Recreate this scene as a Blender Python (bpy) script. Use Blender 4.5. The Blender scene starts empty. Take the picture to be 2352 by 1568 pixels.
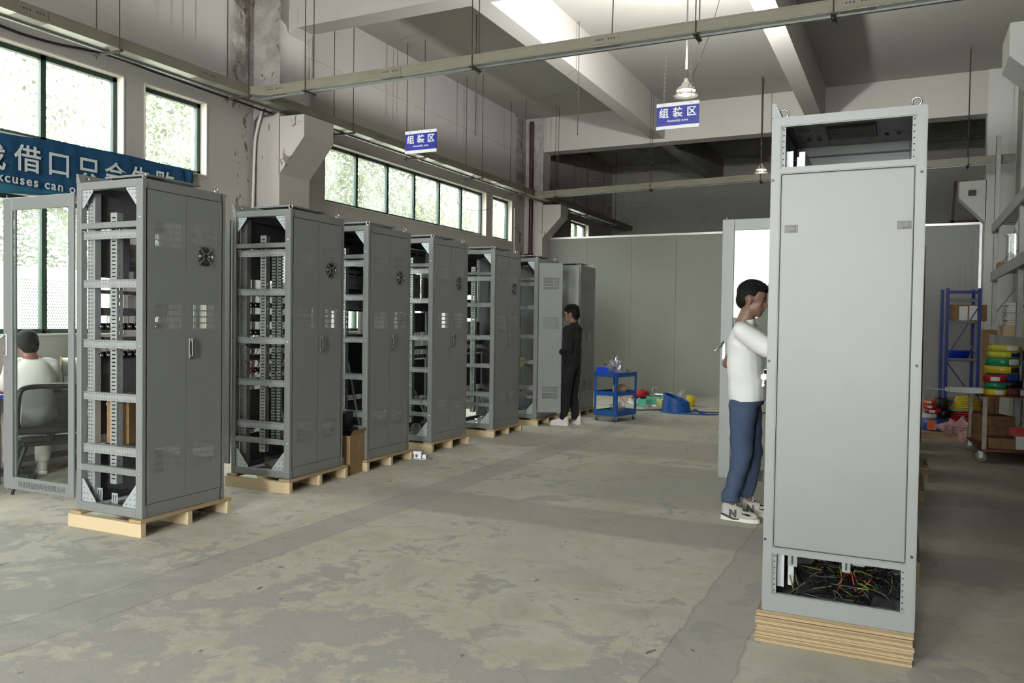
import bpy, bmesh, math, random
from mathutils import Vector as V, Matrix as M
random.seed(7)
S = bpy.context.scene; COL = S.collection; PI = math.pi; R = math.radians

# ------------------------------------------------------------------ materials
def nt(name):
    m = bpy.data.materials.new(name); m.use_nodes = True
    t = m.node_tree; t.nodes.clear()
    return m, t
def nd(t, typ, **kw):
    n = t.nodes.new(typ)
    for k, v in kw.items():
        if k == 'ins':
            for i, x in v.items():
                if isinstance(x, bpy.types.NodeSocket): t.links.new(x, n.inputs[i])
                else: n.inputs[i].default_value = x
        else: setattr(n, k, v)
    return n
def c4(c): return (c[0], c[1], c[2], 1.0)
def srgb(r, g, b):
    f = lambda x: (x/255/12.92) if x/255 <= .04045 else ((x/255+.055)/1.055)**2.4
    return (f(r), f(g), f(b))
def math_n(t, op, a, b=None, clamp=False):
    n = nd(t, 'ShaderNodeMath', operation=op, use_clamp=clamp, ins={0: a})
    if b is not None:
        if isinstance(b, bpy.types.NodeSocket): t.links.new(b, n.inputs[1])
        else: n.inputs[1].default_value = b
    return n.outputs[0]
def mixc(t, fac, a, b, mode='MIX'):
    n = nd(t, 'ShaderNodeMix', data_type='RGBA', blend_type=mode)
    for i, x in ((0, fac), (6, a), (7, b)):
        if isinstance(x, bpy.types.NodeSocket): t.links.new(x, n.inputs[i])
        else: n.inputs[i].default_value = c4(x) if isinstance(x, (tuple, list)) else x
    return n.outputs[2]
def noise(t, vec, scale, detail=6, rough=.6, dist=0.0):
    n = nd(t, 'ShaderNodeTexNoise', ins={'Vector': vec, 'Scale': scale, 'Detail': min(detail, 5), 'Roughness': rough, 'Distortion': dist})
    return n.outputs[0]
def ramp(t, fac, stops, interp='LINEAR'):
    n = nd(t, 'ShaderNodeValToRGB', ins={0: fac}); cr = n.color_ramp; cr.interpolation = interp
    while len(cr.elements) < len(stops): cr.elements.new(.5)
    for e, (p, c) in zip(cr.elements, stops):
        e.position = p; e.color = c4(c) if isinstance(c, (tuple, list)) else (c, c, c, 1)
    return n.outputs[0]
def smooth(t, v, a, b):
    n = nd(t, 'ShaderNodeMapRange', interpolation_type='SMOOTHSTEP', ins={0: v, 1: a, 2: b, 3: 0.0, 4: 1.0}); return n.outputs[0]
def out(t, sh): nd(t, 'ShaderNodeOutputMaterial', ins={0: sh})
def bsdf(t, col, rough=.5, metal=0.0, normal=None, spec=.5, **kw):
    ins = {'Roughness': rough, 'Metallic': metal, 'Specular IOR Level': spec}
    ins['Base Color'] = col if isinstance(col, bpy.types.NodeSocket) else c4(col)
    ins.update(kw)
    if normal is not None: ins['Normal'] = normal
    return nd(t, 'ShaderNodeBsdfPrincipled', ins=ins).outputs[0]
def bump(t, h, strength=.3, dist=.01): return nd(t, 'ShaderNodeBump', ins={'Strength': strength, 'Distance': dist, 'Height': h}).outputs[0]
def geo(t): return nd(t, 'ShaderNodeNewGeometry').outputs['Position']
def oco(t): return nd(t, 'ShaderNodeTexCoord').outputs['Object']

def simple(name, col, rough=.5, metal=0.0, var=.06, vs=8.0, bmp=0.0, bs=60.0, spec=.5, **kw):
    m, t = nt(name); p = oco(t)
    f = noise(t, p, vs, 4)
    lo = tuple(max(0, c*(1-var)) for c in col); hi = tuple(min(1, c*(1+var)) for c in col)
    cc = ramp(t, f, [(.3, lo), (.7, hi)])
    nrm = bump(t, noise(t, p, bs, 3), bmp, .004) if bmp else None
    out(t, bsdf(t, cc, rough, metal, nrm, spec, **kw)); return m

MAT = {}
MAT['paint'] = simple('cabinet_paint', (.228, .236, .236), .42, 0, .03, 3, .06, 260)
MAT['paint_dim'] = simple('cabinet_paint_dim', (.208, .212, .212), .42, 0, .03, 3, .06, 260); MAT['paint_in'] = simple('cabinet_inner_paint', (.14, .14, .15), .5, 0, .05, 4)  # side panel tone: cabinet paint darkened to imitate the panel's weaker shine
MAT['module'] = simple('dark_module_paint', (.13, .13, .135), .5, 0, .05, 6, .05, 200)
MAT['zinc'] = simple('zinc_steel', (.40, .425, .43), .42, .35, .10, 14)
MAT['bracket'] = simple('zinc_bracket', (.60, .66, .70), .4, .5, .1, 12)
MAT['chrome'] = simple('chrome', (.82, .83, .84), .16, 1.0, .03)
MAT['black'] = simple('black_plastic', (.012, .012, .013), .45, 0, .1)
MAT['dark'] = simple('dark_grey', (.05, .05, .052), .5, 0, .1)
MAT['cream'] = simple('cream_enamel', (.60, .59, .50), .45, 0, .04)
MAT['orange'] = simple('orange_plastic', (.75, .16, .04), .45)
MAT['red'] = simple('red_plastic', (.55, .015, .02), .4, 0, .12, 20)
MAT['redwire'] = simple('red_wire', (.62, .02, .03), .4, 0, .15, 20)
MAT['copper'] = simple('copper_bar', (.72, .38, .20), .28, 1.0, .08)
MAT['green'] = simple('green_plastic', (.02, .22, .06), .45)
MAT['paleyellow'] = simple('pale_yellow_film', (.62, .56, .20), .4, 0, .1, 15); MAT['darklime'] = simple('dull_green_wire', (.16, .19, .03), .5); MAT['teal'] = simple('teal_plastic', (.08, .48, .36), .35, 0, .1, 15)
MAT['yellow'] = simple('yellow_wrap', (.72, .55, .03), .3, 0, .08, 15)
MAT['lime'] = simple('lime_wrap', (.62, .62, .05), .3, 0, .08, 15)
MAT['greenw'] = simple('green_wrap', (.02, .30, .15), .3, 0, .08, 15)
MAT['bluew'] = simple('blue_wrap', (.02, .09, .42), .3, 0, .08, 15)
MAT['bluecable'] = simple('blue_cable', (.008, .07, .30), .4, 0, .1, 30)
MAT['bluep'] = simple('blue_plastic', (.01, .05, .55), .4)
MAT['bluesteel'] = simple('blue_painted_steel', (.008, .075, .30), .4, 0, .06)
MAT['rackblue'] = simple('rack_blue', (.02, .038, .22), .35, 0, .08)
MAT['white'] = simple('white_plastic', (.75, .75, .74), .4, 0, .03)
MAT['paper'] = simple('white_paper', (.78, .78, .76), .7, 0, .05, 40)
MAT['rackgrey'] = simple('rack_grey', (.36, .37, .36), .45, .15, .1, 12)
MAT['rodsteel'] = simple('rusty_rod', (.07, .05, .04), .7, .3, .3, 30)
MAT['redpipe'] = simple('dark_red_paint', (.060, .016, .013), .6, 0, .25, 6)
MAT['pvc'] = simple('white_conduit', (.62, .60, .56), .5, 0, .06)
MAT['greypipe'] = simple('grey_pipe', (.12, .12, .11), .6, .2, .2)
MAT['rubber'] = simple('black_rubber', (.015, .015, .015), .7)
MAT['pinkbag'] = simple('pink_woven_plastic', (.60, .36, .36), .6, 0, .35, 25)
MAT['cotton'] = simple('white_cotton', (.70, .70, .70), .85, 0, .03, 5, .12, 300)
MAT['cream_cotton'] = simple('cream_cotton', (.66, .65, .61), .85, 0, .04, 5, .12, 300)
MAT['blackcloth'] = simple('black_cloth', (.006, .006, .007), .9, 0, .2)
MAT['skin'] = simple('skin', (.20, .108, .072), .5, 0, .08, 12)
MAT['hair'] = simple('black_hair', (.007, .0065, .0065), .75, 0, .3, 60, .5, 160, .2)
MAT['suede'] = simple('grey_suede', (.40, .39, .35), .85, 0, .08, 30, .2, 200)
MAT['sole'] = simple('white_sole', (.68, .66, .60), .6)
MAT['canvas'] = simple('white_canvas', (.66, .63, .60), .7, 0, .05)
MAT['khaki'] = simple('beige_trousers', (.46, .44, .38), .85, 0, .06, 6)
MAT['steelblue'] = simple('light_steel', (.40, .45, .44), .35, .6, .08)
MAT['mirror_sheet'] = simple('galvanised_sheet', (.62, .62, .64), .3, .85, .35, 60)

def m_denim():
    m, t = nt('blue_denim'); p = oco(t)
    f = noise(t, p, 7, 5); g = noise(t, p, 220, 2)
    a = mixc(t, f, (.014, .024, .058), (.050, .076, .14))
    c = mixc(t, g, a, (.10, .14, .23)); 
    c = mixc(t, .6, c, a)
    out(t, bsdf(t, c, .85, 0, bump(t, g, .2, .002))); return m
MAT['denim'] = m_denim()

def m_wood(name, a, b, sc=(1, 12, 12), knots=True):
    m, t = nt(name); p = oco(t)
    mp = nd(t, 'ShaderNodeMapping', ins={'Vector': p, 'Scale': sc}).outputs[0]
    f = noise(t, mp, 3, 8, .65, .6); g = noise(t, p, 2.3, 3)
    c = mixc(t, f, a, b); c = mixc(t, smooth(t, g, .55, .85), c, tuple(x*.72 for x in a))
    if knots:
        v = nd(t, 'ShaderNodeTexVoronoi', ins={'Vector': p, 'Scale': 7.0}).outputs[0]
        c = mixc(t, smooth(t, v, .07, .02), c, (.12, .06, .02))
    out(t, bsdf(t, c, .75, 0, bump(t, f, .15, .003))); return m
MAT['pine'] = m_wood('pine_wood', (.58, .45, .26), (.72, .60, .40))
MAT['pallet_top'] = m_wood('pallet_deck_wood', (.36, .25, .13), (.50, .38, .22), (12, 1, 12))
def m_ply():
    m, t = nt('plywood_edge'); p = oco(t)
    z = nd(t, 'ShaderNodeSeparateXYZ', ins={0: p}).outputs[2]
    w = nd(t, 'ShaderNodeTexNoise', noise_dimensions='1D', ins={'W': z, 'Scale': 170.0, 'Detail': 1.0}).outputs[0]
    mp = nd(t, 'ShaderNodeMapping', ins={'Vector': p, 'Scale': (2, 2, 60)}).outputs[0]
    f = noise(t, mp, 3, 6)
    c = mixc(t, smooth(t, w, .40, .62), (.19, .125, .06), (.43, .335, .20))
    c = mixc(t, smooth(t, f, .45, .75), c, (.34, .24, .12))
    nrm = nd(t, 'ShaderNodeNewGeometry').outputs['Normal']
    nz = math_n(t, 'ABSOLUTE', nd(t, 'ShaderNodeSeparateXYZ', ins={0: nrm}).outputs[2])
    c = mixc(t, smooth(t, nz, .5, .8), c, mixc(t, noise(t, p, 6, 5), (.27, .20, .13), (.37, .29, .20)))
    out(t, bsdf(t, c, .8)); return m
MAT['ply'] = m_ply()
MAT['cardboard'] = simple('brown_cardboard', (.33, .21, .105), .8, 0, .1, 10)
MAT['cardboard_dark'] = simple('worn_cardboard', (.26, .15, .07), .8, 0, .2, 14)
MAT['brownboard'] = simple('dark_brown_board', (.16, .11, .075), .7, 0, .15, 5)

def m_glass(name, haze, tint=(1, 1, 1), rough=.02, refl=.045):
    # thin pane: clear transmission, a film of dust that scatters, a clear-coat reflection
    m, t = nt(name); p = oco(t)
    f = noise(t, p, 1.6, 6, .65); s = noise(t, p, 9, 5, .7, 1.5)
    d = math_n(t, 'MULTIPLY', smooth(t, math_n(t, 'ADD', f, math_n(t, 'MULTIPLY', s, .35)), .45, .95), haze*1.6)
    d = math_n(t, 'ADD', d, haze*.35, True)
    tr = nd(t, 'ShaderNodeBsdfTransparent', ins={0: c4(tint)}).outputs[0]
    tl = nd(t, 'ShaderNodeBsdfTranslucent', ins={0: (.85, .87, .84, 1)}).outputs[0]
    df = nd(t, 'ShaderNodeBsdfDiffuse', ins={0: (.6, .6, .58, 1)}).outputs[0]
    film = nd(t, 'ShaderNodeMixShader', ins={0: .35, 1: tl, 2: df}).outputs[0]
    a = nd(t, 'ShaderNodeMixShader', ins={0: d, 1: tr, 2: film}).outputs[0]
    gl = nd(t, 'ShaderNodeBsdfGlossy', ins={0: (1, 1, 1, 1), 'Roughness': rough}).outputs[0]
    fc = nd(t, 'ShaderNodeLayerWeight', ins={0: .5}).outputs[1]
    lw = math_n(t, 'ADD', math_n(t, 'MULTIPLY', math_n(t, 'POWER', fc, 5.0), .8), refl, True)
    out(t, nd(t, 'ShaderNodeMixShader', ins={0: lw, 1: a, 2: gl}).outputs[0]); return m
MAT['winglass'] = m_glass('dusty_window_glass', .085)
MAT['doorglass'] = m_glass('door_glass', .0008, (.93, .97, .95), .02, .02)
MAT['film'] = m_glass('clear_plastic_film', .35, (1, 1, 1), .12)
MAT['mesh'] = None
def m_meshfabric():
    m, t = nt('chair_mesh_fabric')
    tr = nd(t, 'ShaderNodeBsdfTransparent').outputs[0]
    df = nd(t, 'ShaderNodeBsdfDiffuse', ins={0: (.02, .02, .02, 1)}).outputs[0]
    out(t, nd(t, 'ShaderNodeMixShader', ins={0: .74, 1: tr, 2: df}).outputs[0]); return m
MAT['mesh'] = m_meshfabric()

def m_floor():
    m, t = nt('worn_concrete'); p = geo(t)
    sx = nd(t, 'ShaderNodeSeparateXYZ', ins={0: p}); x, y = sx.outputs[0], sx.outputs[1]
    n1 = noise(t, p, .55, 8, .62, .4); n2 = noise(t, p, 2.2, 8, .68, .6); n3 = noise(t, p, 9, 8, .7); n4 = noise(t, p, 60, 4, .7)
    c = ramp(t, n2, [(.28, (.40, .365, .295)), (.5, (.60, .555, .455)), (.72, (.72, .68, .565))])
    c = mixc(t, smooth(t, n1, .42, .68), c, mixc(t, n2, (.43, .44, .39), (.62, .615, .53)))      # greenish bays
    grey = mixc(t, n3, (.25, .255, .255), (.38, .375, .365))
    e = math_n(t, 'ADD', n2, math_n(t, 'MULTIPLY', n3, .45))
    # worn-through patches, denser towards the camera end and the aisle middle
    dens = math_n(t, 'MULTIPLY', smooth(t, y, 3.9, 2.7), .13)
    c = mixc(t, math_n(t, 'MULTIPLY', smooth(t, math_n(t, 'ADD', e, dens), .76, .86), .75), c, grey)
    # smoother grey-brown cross bands
    def band(v, a, b, w, amp, sc):
        vv = math_n(t, 'ADD', v, math_n(t, 'MULTIPLY', math_n(t, 'SUBTRACT', noise(t, p, sc, 6, .7), .5), amp))
        return math_n(t, 'MULTIPLY', smooth(t, vv, a-w, a+w), smooth(t, vv, b+w, b-w))
    mauve = mixc(t, n3, (.30, .275, .245), (.41, .38, .34))
    c = mixc(t, math_n(t, 'MULTIPLY', math_n(t, 'MULTIPLY', band(y, 5.1, 5.75, .05, .25, 1.3), smooth(t, x, -4.2, -3.2)), .8), c, mauve)
    c = mixc(t, math_n(t, 'MULTIPLY', math_n(t, 'MULTIPLY', band(y, 6.1, 7.9, .1, .5, 1.1), smooth(t, x, -3.2, -2.0)), .62), c, mixc(t, n3, (.24, .26, .235), (.36, .375, .34)))
    c = mixc(t, math_n(t, 'MULTIPLY', band(y, 8.3, 9.6, .1, .4, 1.0), .5), c, mauve)
    trench = mixc(t, n3, (.28, .28, .275), (.42, .415, .40))
    for a, b in ((-3.66, -3.36), (-.91, -.60)):
        c = mixc(t, math_n(t, 'MULTIPLY', band(x, a, b, .022, .10, 2.2), .62), c, trench)
    for a in (-3.66, -3.36, -.91, -.60):      # cracked edges
        c = mixc(t, math_n(t, 'MULTIPLY', band(x, a-.006, a+.006, .006, .10, 2.2), .35), c, (.10, .09, .075))
    c = mixc(t, math_n(t, 'MULTIPLY', smooth(t, x, -.62, -.3), .35), c, mauve)
    v = nd(t, 'ShaderNodeTexVoronoi', feature='DISTANCE_TO_EDGE', ins={'Vector': nd(t, 'ShaderNodeVectorMath', operation='ADD', ins={0: p, 1: nd(t, 'ShaderNodeTexNoise', ins={'Vector': p, 'Scale': 1.5, 'Detail': 6.0}).outputs[1]}).outputs[0], 'Scale': .35}).outputs[0]
    c = mixc(t, math_n(t, 'MULTIPLY', smooth(t, v, .004, .0), .22), c, (.16, .15, .13))
    pt = noise(t, nd(t, 'ShaderNodeMapping', ins={'Vector': p, 'Location': (3.1, 7.7, 0), 'Scale': (1.0, .75, 1)}).outputs[0], 3.3, 8, .72, .3)
    c = mixc(t, math_n(t, 'MULTIPLY', smooth(t, pt, .58, .68), .62), c, mixc(t, n3, (.27, .285, .275), (.40, .41, .39)))
    c = mixc(t, math_n(t, 'MULTIPLY', smooth(t, noise(t, p, 1.1, 5, .6), .56, .72), .40), c, (.66, .67, .60))
    c = mixc(t, math_n(t, 'MULTIPLY', smooth(t, noise(t, p, 17, 6, .75), .60, .72), .30), c, (.30, .27, .23))
    sp = noise(t, nd(t, 'ShaderNodeMapping', ins={'Vector': p, 'Scale': (1, .45, 1)}).outputs[0], 13, 4, .5)
    c = mixc(t, smooth(t, sp, .705, .73), c, (.15, .15, .145))
    c = mixc(t, math_n(t, 'MULTIPLY', n4, .25), c, (.52, .50, .44))
    h = math_n(t, 'ADD', math_n(t, 'MULTIPLY', n3, .6), math_n(t, 'MULTIPLY', n4, .4))
    out(t, bsdf(t, c, ramp(t, n2, [(.3, .62), (.7, .9)]), 0, bump(t, h, .25, .012), .35)); return m
MAT['floor'] = m_floor()

def m_plaster(name, a, b, stains=True, tint=None):
    m, t = nt(name); p = geo(t)
    sx = nd(t, 'ShaderNodeSeparateXYZ', ins={0: p}); y, z = sx.outputs[1], sx.outputs[2]
    n1 = noise(t, p, .7, 6, .6); n2 = noise(t, p, 5, 7, .65); n3 = noise(t, p, 40, 3)
    c = mixc(t, n1, a, b); c = mixc(t, math_n(t, 'MULTIPLY', n2, .25), c, tuple(x*.82 for x in a))
    if stains:
        pk = noise(t, nd(t, 'ShaderNodeMapping', ins={'Vector': p, 'Scale': (1, 1, .55)}).outputs[0], 7.5, 7, .62, .8)
        col = None
        for y0 in (7.36, 8.25, 15.2):
            g = smooth(t, math_n(t, 'ABSOLUTE', math_n(t, 'SUBTRACT', y, y0)), .36, .02)
            col = g if col is None else math_n(t, 'MAXIMUM', col, g)
        soot = math_n(t, 'MULTIPLY', math_n(t, 'MULTIPLY', col, smooth(t, z, 3.7, 4.4)), smooth(t, n2, .25, .65))
        c = mixc(t, math_n(t, 'MULTIPLY', soot, .88), c, (.13, .115, .10))
        peel = smooth(t, math_n(t, 'ADD', pk, math_n(t, 'MULTIPLY', col, .115)), .690, .705)
        peel = math_n(t, 'MULTIPLY', peel, smooth(t, col, .02, .15))
        c = mixc(t, peel, c, mixc(t, n2, (.10, .055, .04), (.28, .24, .20)))
        crack = nd(t, 'ShaderNodeTexVoronoi', feature='DISTANCE_TO_EDGE', ins={'Vector': nd(t, 'ShaderNodeVectorMath', operation='ADD', ins={0: p, 1: nd(t, 'ShaderNodeTexNoise', ins={'Vector': p, 'Scale': 2.5, 'Detail': 6.0}).outputs[1]}).outputs[0], 'Scale': .42}).outputs[0]
        c = mixc(t, math_n(t, 'MULTIPLY', smooth(t, crack, .003, .0), .22), c, (.16, .14, .13))
    out(t, bsdf(t, c, .9, 0, bump(t, math_n(t, 'ADD', n2, math_n(t, 'MULTIPLY', n3, .4)), .12, .01), .2)); return m
MAT['wall'] = m_plaster('old_plaster', (.44, .405, .385), (.52, .49, .47))
MAT['ceiling'] = m_plaster('ceiling_plaster', (.40, .395, .36), (.46, .455, .42), False)
MAT['beam'] = m_plaster('beam_plaster', (.46, .435, .41), (.53, .515, .485), False)
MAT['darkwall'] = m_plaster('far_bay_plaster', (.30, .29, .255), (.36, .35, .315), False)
MAT['corbel'] = m_plaster('corbel_plaster', (.56, .56, .53), (.62, .62, .59), False)
MAT['sill'] = m_plaster('reveal_plaster', (.66, .62, .54), (.74, .70, .62), False)
MAT['panel'] = simple('sandwich_panel', (.225, .225, .20), .5, 0, .03, 1.0)
MAT['panelgrey'] = simple('sandwich_panel_grey', (.24, .24, .25), .5, 0, .03, 1.0)
MAT['alutrim'] = simple('bright_trim', (.75, .75, .72), .3, .6, .08)
MAT['wingreen'] = simple('green_window_frame', (.014, .042, .030), .4, 0, .15)
MAT['tray'] = simple('beige_tray_paint', (.195, .178, .135), .45, 0, .08, 4)
MAT['traygrey'] = simple('tray_channel_grey', (.20, .22, .21), .4, .3, .15)
MAT['signblue'] = simple('sign_blue', (.012, .02, .30), .35, 0, .04)
MAT['signwhite'] = simple('sign_white', (.78, .79, .82), .4, 0, .02)
def m_banner():
    m, t = nt('banner_cloth'); p = geo(t)
    z = nd(t, 'ShaderNodeSeparateXYZ', ins={0: p}).outputs[2]
    zz = math_n(t, 'ADD', z, math_n(t, 'MULTIPLY', math_n(t, 'SUBTRACT', noise(t, p, 2, 3), .5), .06))
    c = mixc(t, smooth(t, zz, 2.57, 2.60), (.035, .19, .28), (.012, .085, .20))
    tl = nd(t, 'ShaderNodeBsdfTranslucent', ins={0: c}).outputs[0]
    pb = bsdf(t, c, .7, 0, bump(t, noise(t, p, 6, 3), .3, .02))
    out(t, nd(t, 'ShaderNodeMixShader', ins={0: .25, 1: pb, 2: tl}).outputs[0]); return m
MAT['banner'] = m_banner()
MAT['bannertext'] = simple('banner_lettering', (.62, .66, .66), .7)
MAT['doortext'] = simple('door_lettering', (.05, .055, .05), .6)
MAT['leaf'] = simple('leaf_green', (.066, .088, .026), .6, 0, .5, 3)
MAT['bark'] = simple('bark', (.16, .12, .08), .9, 0, .3, 10)
MAT['soil'] = simple('yard_ground', (.30, .29, .26), .9, 0, .2, 1)
MAT['whitefence'] = simple('white_fence_sheet', (.80, .82, .82), .5, 0, .04)
MAT['eye'] = simple('eye_dark', (.02, .015, .012), .2)
MAT['lip'] = simple('lip', (.26, .10, .075), .5)
def m_emit(name, col, s):
    m, t = nt(name); out(t, nd(t, 'ShaderNodeEmission', ins={0: c4(col), 1: s}).outputs[0]); return m
MAT['bulb'] = m_emit('lit_bulb', (1, .97, .9), 40)
def m_hood():
    m, t = nt('lamp_hood')
    p = bsdf(t, (.55, .52, .47), .35, .4); tl = nd(t, 'ShaderNodeBsdfTranslucent', ins={0: (.8, .76, .7, 1)}).outputs[0]
    out(t, nd(t, 'ShaderNodeMixShader', ins={0: .12, 1: p, 2: tl}).outputs[0]); return m
MAT['hood'] = m_hood()

# ------------------------------------------------------------------ mesh helper
class MB:
    def __init__(s): s.v = []; s.f = []; s.s = []
    def add(s, vs, fs, sm=False):
        o = len(s.v); s.v += [tuple(v) for v in vs]; s.f += [tuple(i+o for i in f) for f in fs]; s.s += [sm]*len(fs); return s
    def box(s, x0, x1, y0, y1, z0, z1, mtx=None):
        vs = [V((x, y, z)) for x in (x0, x1) for y in (y0, y1) for z in (z0, z1)]
        if mtx: vs = [mtx @ v for v in vs]
        return s.add(vs, [(0, 1, 3, 2), (4, 6, 7, 5), (0, 4, 5, 1), (2, 3, 7, 6), (0, 2, 6, 4), (1, 5, 7, 3)])
    def cbox(s, x0, x1, y0, y1, z0, z1, b=.006, mtx=None):
        # box with chamfered long edges on every side
        vs = []; 
        for z, k in ((z0, b), (z0+b, 0), (z1-b, 0), (z1, b)):
            for x, y in ((x0+b, y0), (x1-b, y0), (x1, y0+b), (x1, y1-b), (x1-b, y1), (x0+b, y1), (x0, y1-b), (x0, y0+b)):
                cx, cy = (x0+x1)/2, (y0+y1)/2
                vs.append(V((x+(k if x < cx else -k), y+(k if y < cy else -k), z)))
        fs = [tuple(range(7, -1, -1)), tuple(range(24, 32))]
        for r in range(3):
            for i in range(8): fs.append((r*8+i, r*8+(i+1) % 8, (r+1)*8+(i+1) % 8, (r+1)*8+i))
        if mtx: vs = [mtx @ v for v in vs]
        return s.add(vs, fs)
    def prism(s, pts, fn, a, b):
        n = len(pts); vs = [fn(u, v, a) for u, v in pts]+[fn(u, v, b) for u, v in pts]
        return s.add(vs, [tuple(range(n-1, -1, -1)), tuple(range(n, 2*n))]+[(i, (i+1) % n, n+(i+1) % n, n+i) for i in range(n)])
    def tube(s, pts, r, n=8, closed=False, cap=True):
        pts = [V(p) for p in pts]; m = len(pts); rs = r if isinstance(r, (list, tuple)) else [r]*m
        up = None; vs = []
        for i, p in enumerate(pts):
            a = pts[(i-1) % m] if (closed or i > 0) else p; b = pts[(i+1) % m] if (closed or i < m-1) else p
            d = (b-a).normalized() if (b-a).length > 1e-9 else V((0, 0, 1))
            if up is None: up = d.orthogonal().normalized()
            else:
                up = up-d*up.dot(d); up = up.normalized() if up.length > 1e-6 else d.orthogonal().normalized()
            w = d.cross(up)
            for k in range(n):
                an = 2*PI*k/n; vs.append(p+(up*math.cos(an)+w*math.sin(an))*rs[i])
        fs = []
        for i in range(m if closed else m-1):
            j = (i+1) % m
            for k in range(n): fs.append((i*n+k, i*n+(k+1) % n, j*n+(k+1) % n, j*n+k))
        s.add(vs, fs, True)
        if cap and not closed: s.add([vs[k] for k in range(n)]+[vs[(m-1)*n+k] for k in range(n)], [tuple(range(n-1, -1, -1)), tuple(range(n, 2*n))])
        return s
    def lathe(s, prof, c=(0, 0, 0), ax=(0, 0, 1), n=24, sm=True):
        ax = V(ax).normalized(); u = ax.orthogonal().normalized(); w = ax.cross(u); c = V(c); vs = []; m = len(prof)
        for r, h in prof:
            for k in range(n):
                a = 2*PI*k/n; vs.append(c+ax*h+(u*math.cos(a)+w*math.sin(a))*r)
        fs = [(i*n+k, i*n+(k+1) % n, (i+1)*n+(k+1) % n, (i+1)*n+k) for i in range(m-1) for k in range(n)]
        return s.add(vs, fs, sm)
    def cyl(s, a, b, r0, r1=None, n=16):
        a, b = V(a), V(b); r1 = r0 if r1 is None else r1; L = (b-a).length
        s.lathe([(r0, 0), (r1, L)], a, b-a, n)
        return s.lathe([(1e-5, 0), (r0, 0)], a, b-a, n, False).lathe([(r1, L), (1e-5, L)], a, b-a, n, False)
    def torus(s, c, ax, R_, r, n=24, k=8, a0=0, a1=2*PI):
        ax = V(ax).normalized(); u = ax.orthogonal().normalized(); w = ax.cross(u); c = V(c)
        full = abs(a1-a0-2*PI) < 1e-6
        pts = [c+(u*math.cos(a0+(a1-a0)*i/(n if full else n-1))+w*math.sin(a0+(a1-a0)*i/(n if full else n-1)))*R_ for i in range(n)]
        return s.tube(pts, r, k, full)
    def holed(s, u0, u1, v0, v1, rects, fn, th):
        us = sorted({u0, u1} | {round(a, 5) for r in rects for a in r[:2]}); vs_ = sorted({v0, v1} | {round(a, 5) for r in rects for a in r[2:]})
        hole = set(); ui = {u: i for i, u in enumerate(us)}; vi = {v: i for i, v in enumerate(vs_)}
        for a, b, c, d in rects:
            for i in range(ui[round(a, 5)], ui[round(b, 5)]):
                for j in range(vi[round(c, 5)], vi[round(d, 5)]): hole.add((i, j))
        nu, nv = len(us), len(vs_); P = [fn(u, v, 0) for u in us for v in vs_]+[fn(u, v, th) for u in us for v in vs_]; N = nu*nv
        id_ = lambda i, j: i*nv+j; F = []
        ok = lambda i, j: 0 <= i < nu-1 and 0 <= j < nv-1 and (i, j) not in hole
        for i in range(nu-1):
            for j in range(nv-1):
                if not ok(i, j): continue
                q = (id_(i, j), id_(i+1, j), id_(i+1, j+1), id_(i, j+1))
                F.append(q); F.append(tuple(N+k for k in q[::-1]))
                for (di, dj, e) in ((-1, 0, (3, 0)), (1, 0, (1, 2)), (0, -1, (0, 1)), (0, 1, (2, 3))):
                    if not ok(i+di, j+dj): a, b = q[e[0]], q[e[1]]; F.append((b, a, N+a, N+b))
        return s.add(P, F)
    def mesh(s, name, mat, bevel=0, seg=2, recalc=True):
        me = bpy.data.meshes.new(name); me.from_pydata(s.v, [], s.f); me.polygons.foreach_set('use_smooth', s.s)
        bm = bmesh.new(); bm.from_mesh(me)
        if recalc: bmesh.ops.recalc_face_normals(bm, faces=bm.faces)
        if bevel:
            ed = [e for e in bm.edges if len(e.link_faces) == 2 and e.calc_face_angle(0) > .6]
            bmesh.ops.bevel(bm, geom=ed, offset=bevel, segments=seg, affect='EDGES', clamp_overlap=True)
        bm.to_mesh(me); bm.free()
        me.materials.append(MAT[mat] if isinstance(mat, str) else mat); me.update(); return me
def ob(name, me, parent=None, **kw):
    o = bpy.data.objects.new(name, me); COL.objects.link(o)
    if parent: o.parent = parent
    for k, v in kw.items(): o[k] = v
    return o
def mk(name, mb, mat, parent=None, bevel=0, seg=2, **kw): return ob(name, mb.mesh(name, mat, bevel, seg), parent, **kw)
def root(name, loc, rz, label, cat, group=None):
    o = bpy.data.objects.new(name, None); o.empty_display_size = .1; COL.objects.link(o)
    o.location = loc; o.rotation_euler = (0, 0, rz); o['label'] = label; o['category'] = cat
    if group: o['group'] = group
    return o
def tag(o, label, cat, group=None, kind=None):
    o['label'] = label; o['category'] = cat
    if group: o['group'] = group
    if kind: o['kind'] = kind
    return o
def st(name, mb, mat, parent=None, bevel=0):
    o = mk(name, mb, mat, parent, bevel)
    if parent is None: o['kind'] = 'structure'
    return o
def dup(r0, loc, rz, label, group=None):
    r = r0.copy(); COL.objects.link(r); r.location = loc; r.rotation_euler = (0, 0, rz); r['label'] = label
    if group: r['group'] = group
    for ch in list(r0.children):
        c = ch.copy(); COL.objects.link(c); c.parent = r
        for g in list(ch.children):
            d = g.copy(); COL.objects.link(d); d.parent = c
    return r
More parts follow.
